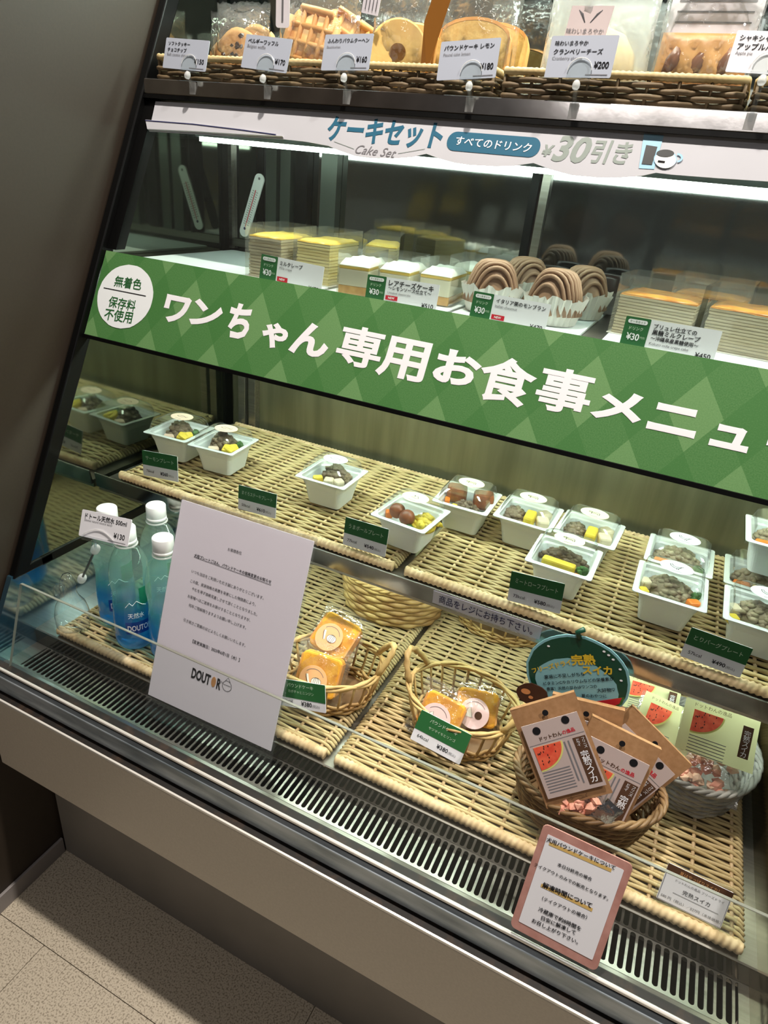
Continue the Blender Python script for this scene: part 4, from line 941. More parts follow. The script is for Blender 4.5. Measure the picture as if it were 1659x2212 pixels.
def meal_box(cx, cy, z, rz, kind, label, seed, stick=(0.0, -0.002)):
    t = empty('meal_box', (cx, cy, z + 0.0009), rz); tag(t, label, 'food box', 'square white meal boxes on the middle shelf')
    tr = inst('box_tray', BT, t); inst('box_lid', BL, t)
    st = {'salmon': M_STICKPINK, 'tuna': M_STICKWHITE, 'horse': M_STICKCREAM, 'cow': M_STICKCREAM, 'chicken': M_STICKWHITE}[kind]
    s = MB().plate(ellipse(0, 0, 0.0205, 0.0165, 30), 0, 0.0004).build('sticker', st, t); s.location = (stick[0], stick[1] + 0.010, LIDZ + 0.0002)
    art = {'salmon': FISH, 'tuna': FISH, 'horse': FOX, 'cow': COW, 'chicken': BIRD}[kind]
    print_lines(s, [[(p[0] * 0.012, p[1] * 0.010) for p in ln] for ln in art], 0.0008, M_INK, 'animal_drawing', 0.0008)
    print_lines(s, [[(-0.006, -0.0115), (0.006, -0.0115)]], 0.0009, M_INKG, 'sticker_print', 0.0008)
    rn = random.Random(seed); f = 0.0405
    if kind == 'salmon':
        mound(70, 0.017, 0.015, 0.020, M_MEAT, t, seed, 0.0045, -0.002, 0.004, f - 0.012)
        for q in ((0.012, -0.012, 0.2), (0.020, -0.006, 0.9), (0.017, -0.014, 1.4)): chunk(t, (q[0], q[1], f - 0.006), (0.005, 0.007, 0.005), M_EGG, 'sweet_potato', q[2], 0.3)
        chunk(t, (-0.006, -0.016, f - 0.010), (0.007, 0.006, 0.004), M_STICKPINK, 'salmon_piece', 0.5)
        leaf(t, (0.022, 0.008, f - 0.006), 0.006, seed)
    elif kind == 'tuna':
        mound(60, 0.019, 0.014, 0.020, M_MEAT, t, seed, 0.0045, 0.004, 0.004, f - 0.012)
        for q in ((0.004, -0.016, 0.3), (0.016, -0.013, 1.0)): chunk(t, (q[0], q[1], f - 0.006), (0.006, 0.005, 0.005), M_TOFU, 'pale_cube', q[2], 0.2)
        chunk(t, (-0.012, -0.015, f - 0.008), (0.006, 0.005, 0.005), M_EGG, 'sweet_potato', 0.7)
    elif kind == 'horse':
        for q in ((-0.016, -0.006), (0.002, -0.014)):
            o = MB().blob((0, 0, 0), 0.0155, 0.05, rn).build('meatball', M_BALL, t, True); o.location = (q[0] * 1.2, q[1] * 1.2, f + FOODZ)
            o.modifiers.new('s', 'SUBSURF').levels = 2; o.modifiers[0].render_levels = 2
        mound(36, 0.014, 0.016, 0.012, M_EGG, t, seed, 0.004, 0.018, 0.0, f - 0.012, 'shredded_cabbage', 2.4)
        chunk(t, (-0.024, -0.008, f - 0.008), (0.004, 0.005, 0.004), M_CARROT, 'carrot', 0.6)
        leaf(t, (0.010, -0.020, f - 0.010), 0.005, seed)
    elif kind == 'beef':
        pass
    elif kind == 'cow':
        if seed % 3 == 0:
            for q in ((-0.016, 0.006), (0.018, 0.006)):
                o = chunk(t, (q[0], q[1], f - 0.001), (0.012, 0.011, 0.010), M_BALL, 'meatloaf_slice', 0.3)
            mound(40, 0.014, 0.008, 0.010, M_MEAT, t, seed, 0.0035, 0.004, -0.014, f - 0.010)
            chunk(t, (-0.006, -0.020, f - 0.010), (0.007, 0.004, 0.004), M_EGG, 'sweet_potato', 0.1)
            chunk(t, (-0.022, -0.010, f - 0.008), (0.003, 0.006, 0.003), M_CARROT, 'carrot', 0.3)
        elif seed % 3 == 1:
            mound(60, 0.012, 0.016, 0.014, M_MEAT, t, seed, 0.0035, -0.015, -0.004, f - 0.012)
            chunk(t, (0.004, -0.010, f - 0.004), (0.006, 0.012, 0.007), M_EGG, 'sweet_potato', 0.05)
            chunk(t, (0.019, -0.008, f - 0.006), (0.007, 0.008, 0.006), M_TOFU, 'pale_cube', 0.4)
            chunk(t, (0.017, 0.010, f - 0.006), (0.007, 0.007, 0.006), M_TOFU, 'pale_cube', 0.9)
        else:
            mound(80, 0.025, 0.013, 0.016, M_MEAT, t, seed, 0.0036, 0.0, 0.003, f - 0.012)
            chunk(t, (-0.002, -0.017, f - 0.004), (0.017, 0.005, 0.005), M_EGG, 'sweet_potato', -0.05)
            leaf(t, (0.022, -0.014, f - 0.006), 0.006, seed); chunk(t, (0.018, -0.021, f - 0.010), (0.004, 0.003, 0.003), M_CARROT, 'carrot', 0.4)
    else:
        mound(90, 0.023, 0.015, 0.017, M_RICE, t, seed, 0.0038, -0.001, 0.001, f - 0.012)
        if seed % 2:
            chunk(t, (0.023, -0.016, f - 0.008), (0.006, 0.005, 0.005), M_CARROT, 'carrot', 0.5); leaf(t, (0.024, -0.004, f - 0.006), 0.006, seed); chunk(t, (-0.024, -0.004, f - 0.006), (0.005, 0.006, 0.005), M_TOFU, 'pale_cube', 0.5)
            chunk(t, (-0.024, -0.017, f - 0.010), (0.005, 0.005, 0.004), M_EGG, 'sweet_potato', 0.5)
        else:
            chunk(t, (-0.016, -0.018, f - 0.008), (0.008, 0.004, 0.004), M_CARROT, 'carrot', 0.1); chunk(t, (0.002, -0.019, f - 0.008), (0.008, 0.004, 0.004), M_EGG, 'sweet_potato', 0.0); leaf(t, (0.021, -0.013, f - 0.008), 0.005, seed)
    return t
def bp(u, v): p = pz(u, v, ZM + RIMH); return p.x, p.y
SC = 0.9862
def mb_(cx, cy, rz, kind, label, seed, z=ZM, **k): return meal_box(cx * SC, cy * SC, z, math.radians(rz), kind, label, seed, **k)
mb_(-0.775, 0.850, 4, 'salmon', 'white salmon meal box beside the side glass, behind the salmon card', 11)
mb_(-0.680, 0.853, 5, 'salmon', 'white salmon meal box with broccoli, beside its twin behind the salmon card', 12)
mb_(-0.463, 0.854, 1, 'tuna', 'white tuna meal box standing alone with a white fish sticker', 13)
mb_(-0.300, 0.803, -5, 'horse', 'white meal box of two round meatballs spanning both wicker trays', 14)
mb_(-0.247, 0.905, 1, 'cow', 'white meal box with brown meatloaf slices behind the meatball box', 15)
mb_(-0.150, 0.913, -1, 'cow', 'white meal box with a yellow bar between minced meat and pale cubes', 16)
mb_(-0.058, 0.916, -3, 'cow', 'white cow sticker meal box standing behind the front meatloaf box', 19)
mb_(-0.074, 0.812, -1, 'cow', 'white meal box with long yellow slab right behind the meatloaf card', 17)
mb_(0.069, 0.914, -1, 'chicken', 'white chicken meal box with carrot and broccoli, at the back by the steel wall', 22)
mb_(0.064, 0.820, 0, 'chicken', 'white chicken meal box with orange carrot and green leaf, in front of its twin', 23)
mb_(0.172, 0.914, -1, 'chicken', 'white chicken meal box underneath another box by the side wall', 24)
mb_(0.172, 0.820, -1, 'chicken', 'white chicken meal box right behind the chicken burger card', 25)
mb_(0.176, 0.900, -1, 'chicken', 'white chicken meal box stacked on top of another box', 26, z=ZM + LIDZ + 0.001)

# ================================================================== WATER BOTTLES
BPROF = [(0.0225, 0.0), (0.0265, 0.003), (0.0290, 0.010), (0.0293, 0.022), (0.0280, 0.025), (0.0293, 0.028), (0.0293, 0.055), (0.0285, 0.075), (0.0270, 0.095), (0.0280, 0.108), (0.0293, 0.118), (0.0288, 0.135), (0.0265, 0.148), (0.0215, 0.162), (0.0155, 0.172), (0.0132, 0.178), (0.0130, 0.190)]
def dimple(a, i): return 1 + (0.010 * math.cos(6 * a) if 1 <= i <= 12 else 0)
def bottle_meshes():
    body = MB().lathe(BPROF, 40, wob=dimple).mesh('bottle_body', M_BOTTLE, True)
    cap = MB().lathe([(0.0145, 0.181), (0.0152, 0.1815), (0.0152, 0.1855), (0.0145, 0.1858), (0.0148, 0.1868), (0.0148, 0.2045), (0.0138, 0.2058), (0, 0.2058)], 48, wob=lambda a, i: 1 + (0.012 * math.cos(48 * a / 2) if 4 <= i <= 5 else 0)).mesh('bottle_cap', M_WHITE, True)
    rim = MB().lathe([(0.0135, 0.1765), (0.0165, 0.177), (0.0165, 0.1785), (0.0135, 0.179)], 32).mesh('neck_ring', M_KNOB, True)
    return body, cap, rim
BB, BC, BR_ = bottle_meshes()
M_LABELBLUE = clear('blue_label_band', (70, 110, 190), 0.55, (58, 104, 184), gloss=1.0, rough=0.1)
M_LABELGREEN = clear('green_label_patch', (80, 180, 140), 0.5, (60, 160, 124), gloss=1.0, rough=0.1)
def bottle(x, y, label):
    t = empty('water_bottle', (x, y, ZD + 0.0006)); tag(t, label, 'bottle', 'blue tinted water bottles on the lowest tray')
    inst('bottle_body', BB, t); inst('bottle_cap', BC, t); inst('neck_ring', BR_, t)
    a0 = math.atan2(-y, -x) + 0.25; Rr = 0.0298
    def curved(a1, a2, z0, z1, m, nm):
        k = 14; A = [a0 + a1 + (a2 - a1) * i / k for i in range(k + 1)]
        V = [(Rr * math.cos(a), Rr * math.sin(a), z0) for a in A] + [(Rr * math.cos(a), Rr * math.sin(a), z1) for a in A]
        MB().add(V, [(i, i + 1, k + 2 + i, k + 1 + i) for i in range(k)]).build(nm, m, t, True)
    curved(-0.7, 0.75, 0.034, 0.056, M_LABELBLUE, 'label_band')
    curved(0.1, 1.0, 0.085, 0.115, M_LABELGREEN, 'label_patch')
    Rb = (0.0302, a0)
    for s, x0, x1, z, bo, h in (('天然水', -0.016, 0.008, 0.068, 0.02, 0.010), ('DOUTOR', -0.018, 0.018, 0.045, 0.02, 0.010)):
        text(t, s, (x0, z), (x1, z), M_INKW, bold=bo, height=h, bend=Rb)
    mt = MB()   # mountain ridge line and lozenges
    ridge = [(-0.018, 0.084), (-0.012, 0.092), (-0.008, 0.087), (-0.002, 0.094), (0.006, 0.086), (0.012, 0.083)]
    pth = [(Rr * 1.02 * math.cos(a0 + p[0] / Rr), Rr * 1.02 * math.sin(a0 + p[0] / Rr), p[1]) for p in ridge]
    mt.tube(pth, 0.0005, 4); mt.build('mountain_print', M_INKW, t)
    return t
bottle(-0.722, 0.626, 'blue water bottle behind the clear stand, half covered by the price sign')
bottle(-0.658, 0.598, 'blue water bottle at the tray front, its dark blue label band in full view')
bottle(-0.595, 0.606, 'blue water bottle tucked against the edge of the paper notice')
bottle(-0.671, 0.674, 'blue water bottle in the rear, behind the one with its label in full view')
bottle(-0.598, 0.674, 'blue water bottle in the rear, mostly hidden by the paper notice')

# ================================================================== POUND CAKES IN HANDLED BASKETS
def pillow(w, h, t, nx=14, ny=14, crimp=0.1, seed=0, noise=0.0015):
    """sealed bag: two bulged skins that meet at flat ends; local X width, Y height, Z depth"""
    rn = random.Random(seed); mb = MB(); V = []; F = []
    for s in (1, -1):
        for j in range(ny + 1):
            for i in range(nx + 1):
                u = i / nx; v = j / ny
                e = max(0.0, min(1.0, (v - crimp) / (1 - 2 * crimp))); b = (4 * u * (1 - u)) ** 0.45 * (4 * e * (1 - e)) ** 0.4
                nz = rn.uniform(-noise, noise) * (1 if 0 < i < nx else 0)
                V.append(((u - .5) * w * (1 - 0.05 * math.sin(math.pi * e)), (v - .5) * h + (nz if 0 < j < ny else rn.uniform(-noise, noise)), s * (t / 2 * b + 0.0003) + nz * b))
    k = (nx + 1) * (ny + 1)
    for s in range(2):
        for j in range(ny):
            for i in range(nx):
                a = s * k + j * (nx + 1) + i; q = (a, a + 1, a + nx + 2, a + nx + 1); F.append(q if s == 0 else q[::-1])
    return mb.add(V, F)
def pose(P, xdir, ydir): return frame_mat(P, Vector(xdir), Vector(ydir))
def pound(P, xd, yd, w, h, stick, art, label, seed):
    t = empty('wrapped_pound_cake', mw=pose(P, xd, yd)); tag(t, label, 'cake', 'wrapped pound cake slices in handled baskets')
    c = MB().plate(rrect(-w / 2, w / 2, -h / 2, h / 2, 0.008, 4), -0.009, 0.009).build('cake_slice', M_POUNDY, t, bevel=0.003)
    MB().plate([(-w / 2 - 0.0006, h / 2 - 0.006), (-w / 2 - 0.0006, -h / 2 + 0.006), (-w / 2 + 0.002, -h / 2 + 0.006), (-w / 2 + 0.002, h / 2 - 0.006)], -0.0085, 0.0085).build('crust', M_CRUST, t)
    MB().plate([(w / 2 - 0.002, h / 2 - 0.006), (w / 2 - 0.002, -h / 2 + 0.006), (w / 2 + 0.0006, -h / 2 + 0.006), (w / 2 + 0.0006, h / 2 - 0.006)], -0.0085, 0.0085).build('crust', M_CRUST, t)
    pillow(w + 0.022, h + 0.030, 0.025, crimp=0.12, seed=seed).build('wrapper', M_FILM, t, True)
    s = MB().plate(ellipse(0, 0, 0.021, 0.021, 32), 0, 0.0004).build('sticker', stick, t); s.location = (-0.004, -0.008, 0.0138)
    if art == 'pumpkin':
        print_poly(s, ellipse(0.005, -0.001, 0.0075, 0.006, 20), M_CREAM, 'pumpkin_picture', 0.0008)
        print_lines(s, [[(0.005 + rr * math.cos(a * .35), -0.001 + 0.006 * math.sin(a * .35)) for a in range(19)] for rr in (0.0075, 0.004, 0.0015)], 0.0005, M_SEED, 'pumpkin_drawing', 0.0011)
        print_poly(s, [(-0.012, 0.006), (-0.009, 0.007), (-0.004, -0.006), (-0.006, -0.007)], M_CREAM, 'carrot_picture', 0.0008)
        print_lines(s, [[(-0.012, 0.006), (-0.011, 0.002), (-0.006, -0.007)]], 0.0008, M_SEED, 'carrot_drawing', 0.0011)
    else:
        print_poly(s, ellipse(0.006, -0.002, 0.0052, 0.0055, 20), M_BROWNINK, 'apple_picture', 0.0008)
        print_poly(s, [(-0.012, -0.005), (-0.010, 0.005), (-0.006, 0.008), (-0.004, 0.001), (-0.002, -0.006)], M_CREAM, 'potato_picture', 0.0008)
        print_lines(s, [[(-0.012, -0.005), (-0.010, 0.005), (-0.006, 0.008), (-0.002, -0.006)]], 0.0005, M_SEED, 'potato_drawing', 0.0011)
    print_lines(s, [[(0.016 * math.cos(a), 0.016 * math.sin(a)) for a in [0.5 + 0.15 * i for i in range(14)]]], 0.0007, M_INKG, 'sticker_print', 0.0008)
    return t
ZB = ZD + 0.0008
open_basket((-0.340, 0.655, ZB), 0.077, 0.058, 0.060, math.radians(25), 'golden willow basket with pumpkin pound cakes beside the paper notice', 'handled willow baskets on the deck')
open_basket((-0.147, 0.685, ZB), 0.079, 0.062, 0.062, math.radians(-8), 'golden willow basket with sweet potato pound cakes beside the brown treat basket', 'handled willow baskets on the deck')
pound(Vector((-0.346, 0.638, 0.606)), (1, 0.12, -0.02), (0.05, 0.5, 0.86), 0.062, 0.058, M_STICKORANGE, 'pumpkin', 'wrapped yellow pumpkin pound cake slice in front of another slice', 1)
pound(Vector((-0.352, 0.692, 0.634)), (1, -0.10, -0.10), (0.25, 0.8, 0.55), 0.062, 0.058, M_STICKORANGE, 'pumpkin', 'wrapped bright yellow pumpkin cake slice lying on top at the basket back', 2)
pound(Vector((-0.168, 0.668, 0.594)), (1, 0.0, -0.12), (0.10, 0.65, 0.75), 0.058, 0.050, M_STICKROSE, 'potato', 'wrapped sweet potato cake slice with a pink sticker', 3)
pound(Vector((-0.130, 0.708, 0.592)), (1, 0.35, -0.05), (-0.2, 0.6, 0.7), 0.058, 0.050, M_STICKROSE, 'potato', 'wrapped sweet potato cake slice leaning behind the pink sticker one', 4)

# baskets half hidden under the middle shelf
woven_basket((-0.352, 0.905, ZB), 0.092, 0.066, 0.075, math.radians(10), 'flat pale bamboo basket under the middle shelf', None, M_WICKERGOLD, rows=8, stakes=24, flare=1.12)
open_basket((-0.165, 0.955, ZB), 0.092, 0.060, 0.058, 0.0, 'golden willow basket at the back under the middle shelf', 'handled willow baskets on the deck', handles=False)
for i, (x, y, rz) in enumerate(((-0.384, 0.905, 0.3), (-0.318, 0.908, 1.4))):
    pound(Vector((x, y, 0.590)), (math.cos(rz), math.sin(rz), 0), (-math.sin(rz), math.cos(rz), 0.25), 0.055, 0.05, M_STICKORANGE, 'pumpkin', ['wrapped yellow cake slice in the flat bamboo basket', 'wrapped yellow cake slice leaning right in the flat bamboo basket'][i], 10 + i)

# ================================================================== WATERMELON TREATS
woven_basket((0.035, 0.637, ZB), 0.086, 0.060, 0.058, math.radians(12), 'brown willow basket full of kraft watermelon treat bags', 'woven oval treat baskets', M_WICKERBR)
woven_basket((0.158, 0.772, ZB), 0.068, 0.084, 0.060, math.radians(-8), 'silver painted wicker basket with clear fruit bags by the side wall', 'woven oval treat baskets', M_WICKERSIL)
CHUNKS = []
for s in range(4): CHUNKS.append(MB().blob((0, 0, 0), (0.0080, 0.0070, 0.0062), 0.3, random.Random(40 + s)).mesh('fruit_chunk', M_FRUIT if s < 2 else M_FRUITP))
def melon_pic(parent, x0, y0, x1, y1, z):
    W_, H_ = x1 - x0, y1 - y0
    pts = [(x0, y1), (x1, y1)] + [(x0 + W_ * math.cos(a), y1 - H_ * math.sin(a) * 1.0) for a in [math.pi / 2 * i / 12 for i in range(1, 12)]] + [(x0, y0)]
    print_poly(parent, [(x0 + (px_ - x0) * 1.06, y1 - (y1 - py_) * 1.08) for px_, py_ in pts], M_RIND, 'watermelon_picture', z)
    print_poly(parent, pts, M_MELON, 'watermelon_picture', z + 0.0003)
    rn = random.Random(5); mbb = MB()
    for i in range(16):
        a = rn.uniform(0.1, 1.4); r = rn.uniform(0.25, 0.85); cx, cy = x0 + W_ * r * math.cos(a), y1 - H_ * r * math.sin(a)
        mbb.plate(ellipse(cx, cy, W_ * 0.018, H_ * 0.045, 8), z + 0.0004, z + 0.0005)
    mbb.build('watermelon_seeds', M_SEED, parent)
def treat_bag(P, xd, yd, label, w=0.072, h=0.125, body=True, chunks=8, seed=0, lab=M_LABELLILAC, kraft=M_KRAFT):
    t = empty('treat_bag', mw=pose(P, xd, yd)); tag(t, label, 'treat bag', 'kraft watermelon treat bags in the brown basket')
    hh = h * 0.96
    # folded kraft board: front face bulged by the bag behind it
    n = 8; V = []; F = []
    for zz in (0.0, -0.0008):
        for j in range(n + 1):
            for i in range(n + 1):
                u, v = i / n, j / n; b = 0.0035 * math.sin(math.pi * u) * math.sin(math.pi * v)
                V.append(((u - .5) * w, (v - .5) * hh, 0.006 + b + zz))
    k = (n + 1) ** 2
    for s in range(2):
        for j in range(n):
            for i in range(n):
                a = s * k + j * (n + 1) + i; q = (a, a + 1, a + n + 2, a + n + 1); F.append(q if s == 0 else q[::-1])
    MB().add(V, F).build('kraft_board', kraft, t, True)
    MB().box(-w / 2, w / 2, hh / 2 - 0.0008, hh / 2 + 0.0006, -0.003, 0.006).build('board_fold', kraft, t)
    MB().plate([(-w / 2, hh / 2 - 0.03), (w / 2, hh / 2 - 0.03), (w / 2, hh / 2), (-w / 2, hh / 2)], -0.0035, -0.0028).build('board_back', kraft, t)
    z = 0.0100
    lb = print_poly(t, [(-w * .42, -hh * .40), (w * .46, -hh * .40), (w * .44, hh * .33), (-w * .42, hh * .33)], lab, 'printed_label', z, 0.0012)
    def S(x, y): return (x * w, y * hh)
    for x, y, r in ((-0.0, 0.40, 0.0035), (-0.22, 0.255, 0.0046), (0.24, 0.285, 0.0046)): print_poly(t, ellipse(x * w, y * hh, r, r, 18), M_INK, 'punched_hole', z + 0.0004)
    text(t, 'ドットわん', S(-0.22, 0.17), S(0.12, 0.175), M_BROWNINK, bold=0.02, z=z + 0.0003); text(t, 'の逸品', S(0.13, 0.175), S(0.32, 0.18), M_INKRED, bold=0.02, z=z + 0.0003)
    print_lines(t, [[S(-.40, .125), S(.44, .135)]], 0.0005, M_INKG, 'rule', z + 0.0003)
    melon_pic(t, -0.36 * w, -0.12 * hh, 0.06 * w, 0.105 * hh, z + 0.0002)
    print_poly(t, [S(.24, -.36), S(.43, -.36), S(.43, .10), S(.24, .10)], M_BROWNINK, 'brown_block', z + 0.0003)
    text(t, '\n'.join('完熟スイカ'), None, None, M_INKW, bold=0.01, z=z + 0.0006, fit=(w * .33, -hh * .19, w * .12, hh * .31, 0), spacing=0.85)
    text(t, '\n'.join('フリーズ'), None, None, M_INKW, z=z + 0.0006, fit=(w * .385, hh * .035, w * .05, hh * .10, 0), spacing=0.85)
    text(t, '\n'.join('ドライ'), None, None, M_INKW, z=z + 0.0006, fit=(w * .30, hh * .050, w * .05, hh * .075, 0), spacing=0.85)
    lines = [[S(-.36, -.15 - .028 * i), S(.06, -.15 - .028 * i + .004)] for i in range(8)]
    print_lines(t, lines, 0.0011, M_INKG, 'small_print', z + 0.0003)
    print_lines(t, [[S(.11, .09), S(.11, -.30)], [S(.17, .09), S(.17, -.33)]], 0.0016, M_INKG, 'small_print', z + 0.0003)
    print_lines(t, [[S(-.08, -.425), S(-.10, -.44), S(-.07, -.45), S(-.10, -.46), S(-.08, -.475), S(.12, -.465), S(.14, -.47), S(.12, -.45), S(.15, -.435), S(.12, -.42), S(-.08, -.425)]], 0.0006, M_BROWNINK, 'bone_mark', z - 0.0008)
    if body:
        pw = pillow(w * 0.96, h + 0.02, 0.020, 10, 12, 0.06, seed).build('clear_pouch', M_BAG, t, True); pw.location = (0, -0.016, -0.006)
        rn = random.Random(seed)
        for i in range(chunks):
            o = inst('fruit_chunk', CHUNKS[i % 2], t, (rn.uniform(-.3, .3) * w, -hh * .5 - 0.006 + rn.uniform(-.010, .012), -0.002 + rn.uniform(-.004, .006)))
            o.rotation_euler = (rn.uniform(0, 3), rn.uniform(0, 3), 0)
    return t
def foil_on(t, w_, h_):
    f = pillow(0.026, 0.022, 0.004, 8, 8, 0.1, 77, 0.0012).build('foil_sachet', M_FOIL, t, True); f.location = (w_ * 0.30, -h_ * 0.5 - 0.011, 0.008); f.rotation_euler = (0.1, 0, 0.5)
def pose_px(tl, tr, bl, P0, n):
    n = Vector(n).normalized()
    def hit(q): d = ray(*q); return CAM + d * ((P0 - CAM).dot(n) / d.dot(n))
    A, B, C = hit(tl), hit(tr), hit(bl)
    c = (B + C) / 2
    return c, B - A, A - C, (B - A).length, (A - C).length
def bag_px(tl, tr, bl, P0, n, label, **k):
    c, xd, yd, w_, h_ = pose_px(tl, tr, bl, P0, n)
    return treat_bag(c, xd, yd, label, w=w_, h=h_ / 0.96, **k)
fb = bag_px((1112, 1530), (1250, 1490), (1172, 1744), py(1243, 1730, 0.586), (0.10, -0.88, 0.38), 'kraft watermelon bag at the front of the brown basket, tilted left, whole label showing', seed=1, chunks=14)
foil_on(fb, 0.085, 0.135)
bag_px((1274, 1541), (1422, 1614), (1192, 1742), py(1266, 1778, 0.602), (0.08, -0.88, 0.38), 'kraft watermelon bag tilted right, half covered by the front bag', body=False, seed=2)
bag_px((1356, 1513), (1481, 1640), (1215, 1668), py(1290, 1740, 0.646), (0.12, -0.88, 0.36), 'kraft watermelon bag tilted far right behind two others', body=False, seed=3)
bag_px((1192, 1495), (1347, 1532), (1165, 1700), py(1243, 1700, 0.634), (0.05, -0.92, 0.28), 'kraft watermelon bag at the rear, only its folded top showing', body=False, seed=4)

def fruit_bag(tl, tr, bl, P0, n, label, label_frac, seed, nch=34, lab_shift=0.0):
    c, xd, yd, w_, h_ = pose_px(tl, tr, bl, P0, n)
    t = empty('fruit_bag', mw=pose(c, xd, yd)); tag(t, label, 'treat bag', 'clear bags of freeze dried fruit in the silver basket')
    pillow(w_, h_, 0.030, 14, 16, 0.06, seed, 0.0018).build('clear_pouch', M_BAG, t, True)
    rn = random.Random(seed)
    for i in range(nch):
        o = inst('fruit_chunk', CHUNKS[i % 4], t, (rn.uniform(-.36, .36) * w_, rn.uniform(-.40, .02) * h_, rn.uniform(-.007, .007)))
        o.rotation_euler = (rn.uniform(0, 3), rn.uniform(0, 3), 0)
    lh = h_ * label_frac; nn = 8; V = []; F = []
    for j in range(nn + 1):
        for i in range(nn + 1):
            u, v = i / nn, j / nn; V.append(((u - .5) * w_ * 1.02, h_ / 2 - lh * v, 0.017 + 0.010 * v * v * u))
    for j in range(nn):
        for i in range(nn): a = j * (nn + 1) + i; F.append((a, a + nn + 1, a + nn + 2, a + 1))
    MB().add(V, F).build('cream_label', M_LABELCREAM, t, True)
    z = 0.0195 + 0.010 * 0.12
    x0, y1 = -w_ * .38, h_ / 2 - lh * .18
    melon_pic(t, x0, y1 - lh * .42, x0 + w_ * .40, y1, z + 0.0012)
    print_poly(t, [(w_ * .28, y1 - lh * .60), (w_ * .42, y1 - lh * .60), (w_ * .42, y1), (w_ * .28, y1)], M_BROWNINK, 'brown_block', z + 0.0045)
    text(t, '\n'.join('完熟スイカ'), None, None, M_INKW, z=z + 0.0050, fit=(w_ * .35, y1 - lh * .33, w_ * .09, lh * .5, 0), spacing=0.85)
    print_lines(t, [[(x0, y1 - lh * (.50 + .06 * i)), (x0 + w_ * .5, y1 - lh * (.50 + .06 * i))] for i in range(6)], 0.0009, M_INKG, 'small_print', z + 0.0040)
    text(t, 'ドットわんの逸品', (x0, y1 + lh * .10), (x0 + w_ * .5, y1 + lh * .10), M_BROWNINK, z=z)
    return t
fruit_bag((1480, 1508), (1634, 1560), (1432, 1692), pz(1520, 1715, 0.612), (0.05, -0.66, 0.62), 'clear fruit bag at the front of the silver basket, label flap hanging loose', 0.58, 31)
fruit_bag((1390, 1490), (1500, 1540), (1330, 1640), pz(1450, 1670, 0.610) + Vector((0, 0.045, 0)), (0.2, -0.70, 0.55), 'clear fruit bag leaning left behind the front one in the silver basket', 0.66, 32, 26)
fruit_bag((1346, 1448), (1462, 1482), (1318, 1590), pz(1430, 1630, 0.610) + Vector((0.0, 0.085, 0)), (0.15, -0.74, 0.5), 'clear fruit bag at the rear of the silver basket, close under the shelf', 0.5, 33, 26)

# hand drawn watermelon sign
pc = py(1246, 1462, 0.682); pm = frame_mat(pc, Vector((1, 0.03, 0.06)), Vector((0.05, 0.16, 0.98)))
pop = MB().plate(ellipse(0, 0, 0.0625, 0.0545, 36, 0.010, 8), -0.0019, -0.0004).build('pop_sign', M_POPBLUE); pop.matrix_world = pm
tag(pop, 'hand drawn watermelon shaped sign behind the brown treat basket', 'sign'); bpy.context.view_layer.update()
print_poly(pop, ellipse(0, 0, 0.0595, 0.0515, 36, 0.010, 8), M_POPGREEN, 'melon_skin_print', 0.0)
print_poly(pop, ellipse(0.002, -0.013, 0.050, 0.036, 36, 0.02, 4), M_POPBLUE, 'inner_panel', 0.0004)
for i, (a, b) in enumerate(((0.030, 0.040), (0.036, 0.036), (0.046, 0.026), (0.050, 0.012), (-0.040, 0.030), (0.024, 0.043))): print_poly(pop, ellipse(a, b, 0.0018, 0.0012, 10), M_INKW, 'white_dot', 0.0005)
stem = MB().tube([(-0.006, 0.050, -0.0008), (-0.010, 0.058, -0.0008), (-0.003, 0.064, -0.0008)], 0.0035, 8).build('melon_stem', M_POPGREEN, pop, True)
def cC(x, y): return (1080 + x / 2.865, 1380 + y / 2.865)
text_px(pop, 'フリーズドライ', cC(200, 195), cC(440, 140), M_POPYELLOW, bold=0.03, z=0.0009); text_px(pop, '完熟', cC(440, 130), cC(590, 125), M_POPYELLOW, bold=0.035, z=0.0009); text_px(pop, 'スイカ', cC(510, 190), cC(695, 195), M_POPYELLOW, bold=0.035, z=0.0009)
for s, a, b in (('夏場に不足しがちな', (275, 235), (525, 215)), ('ビタミンCやカリウムなどの栄養素が', (270, 275), (705, 245)), ('豊富！天然の甘みはワンコの', (290, 308), (600, 290)), ('大好物♡', (600, 318), (712, 312)), ('夏のおやつに', (505, 350), (660, 352))):
    text_px(pop, s, cC(*a), cC(*b), M_INK, bold=0.012, z=0.0009)
q0, q1, q2 = local(pop, *cC(560, 400)), local(pop, *cC(755, 365)), local(pop, *cC(725, 420))
print_poly(pop, [local(pop, *cC(540, 395)), local(pop, *cC(700, 428)), local(pop, *cC(755, 405)), local(pop, *cC(772, 358))], M_LEAF, 'melon_wedge_picture', 0.0009)
print_poly(pop, [local(pop, *cC(545, 390)), local(pop, *cC(690, 420)), local(pop, *cC(740, 398)), local(pop, *cC(755, 362))], M_POPRED, 'melon_wedge_picture', 0.0013)
ml = pop.matrix_world.inverted(); cw = pop.matrix_world @ Vector((0, -0.04, -0.002))
MB().tube([ml @ cw, ml @ Vector((cw.x, cw.y + 0.005, ZB + 0.0032))], 0.0018, 6).build('sign_stick', M_ROD, pop)
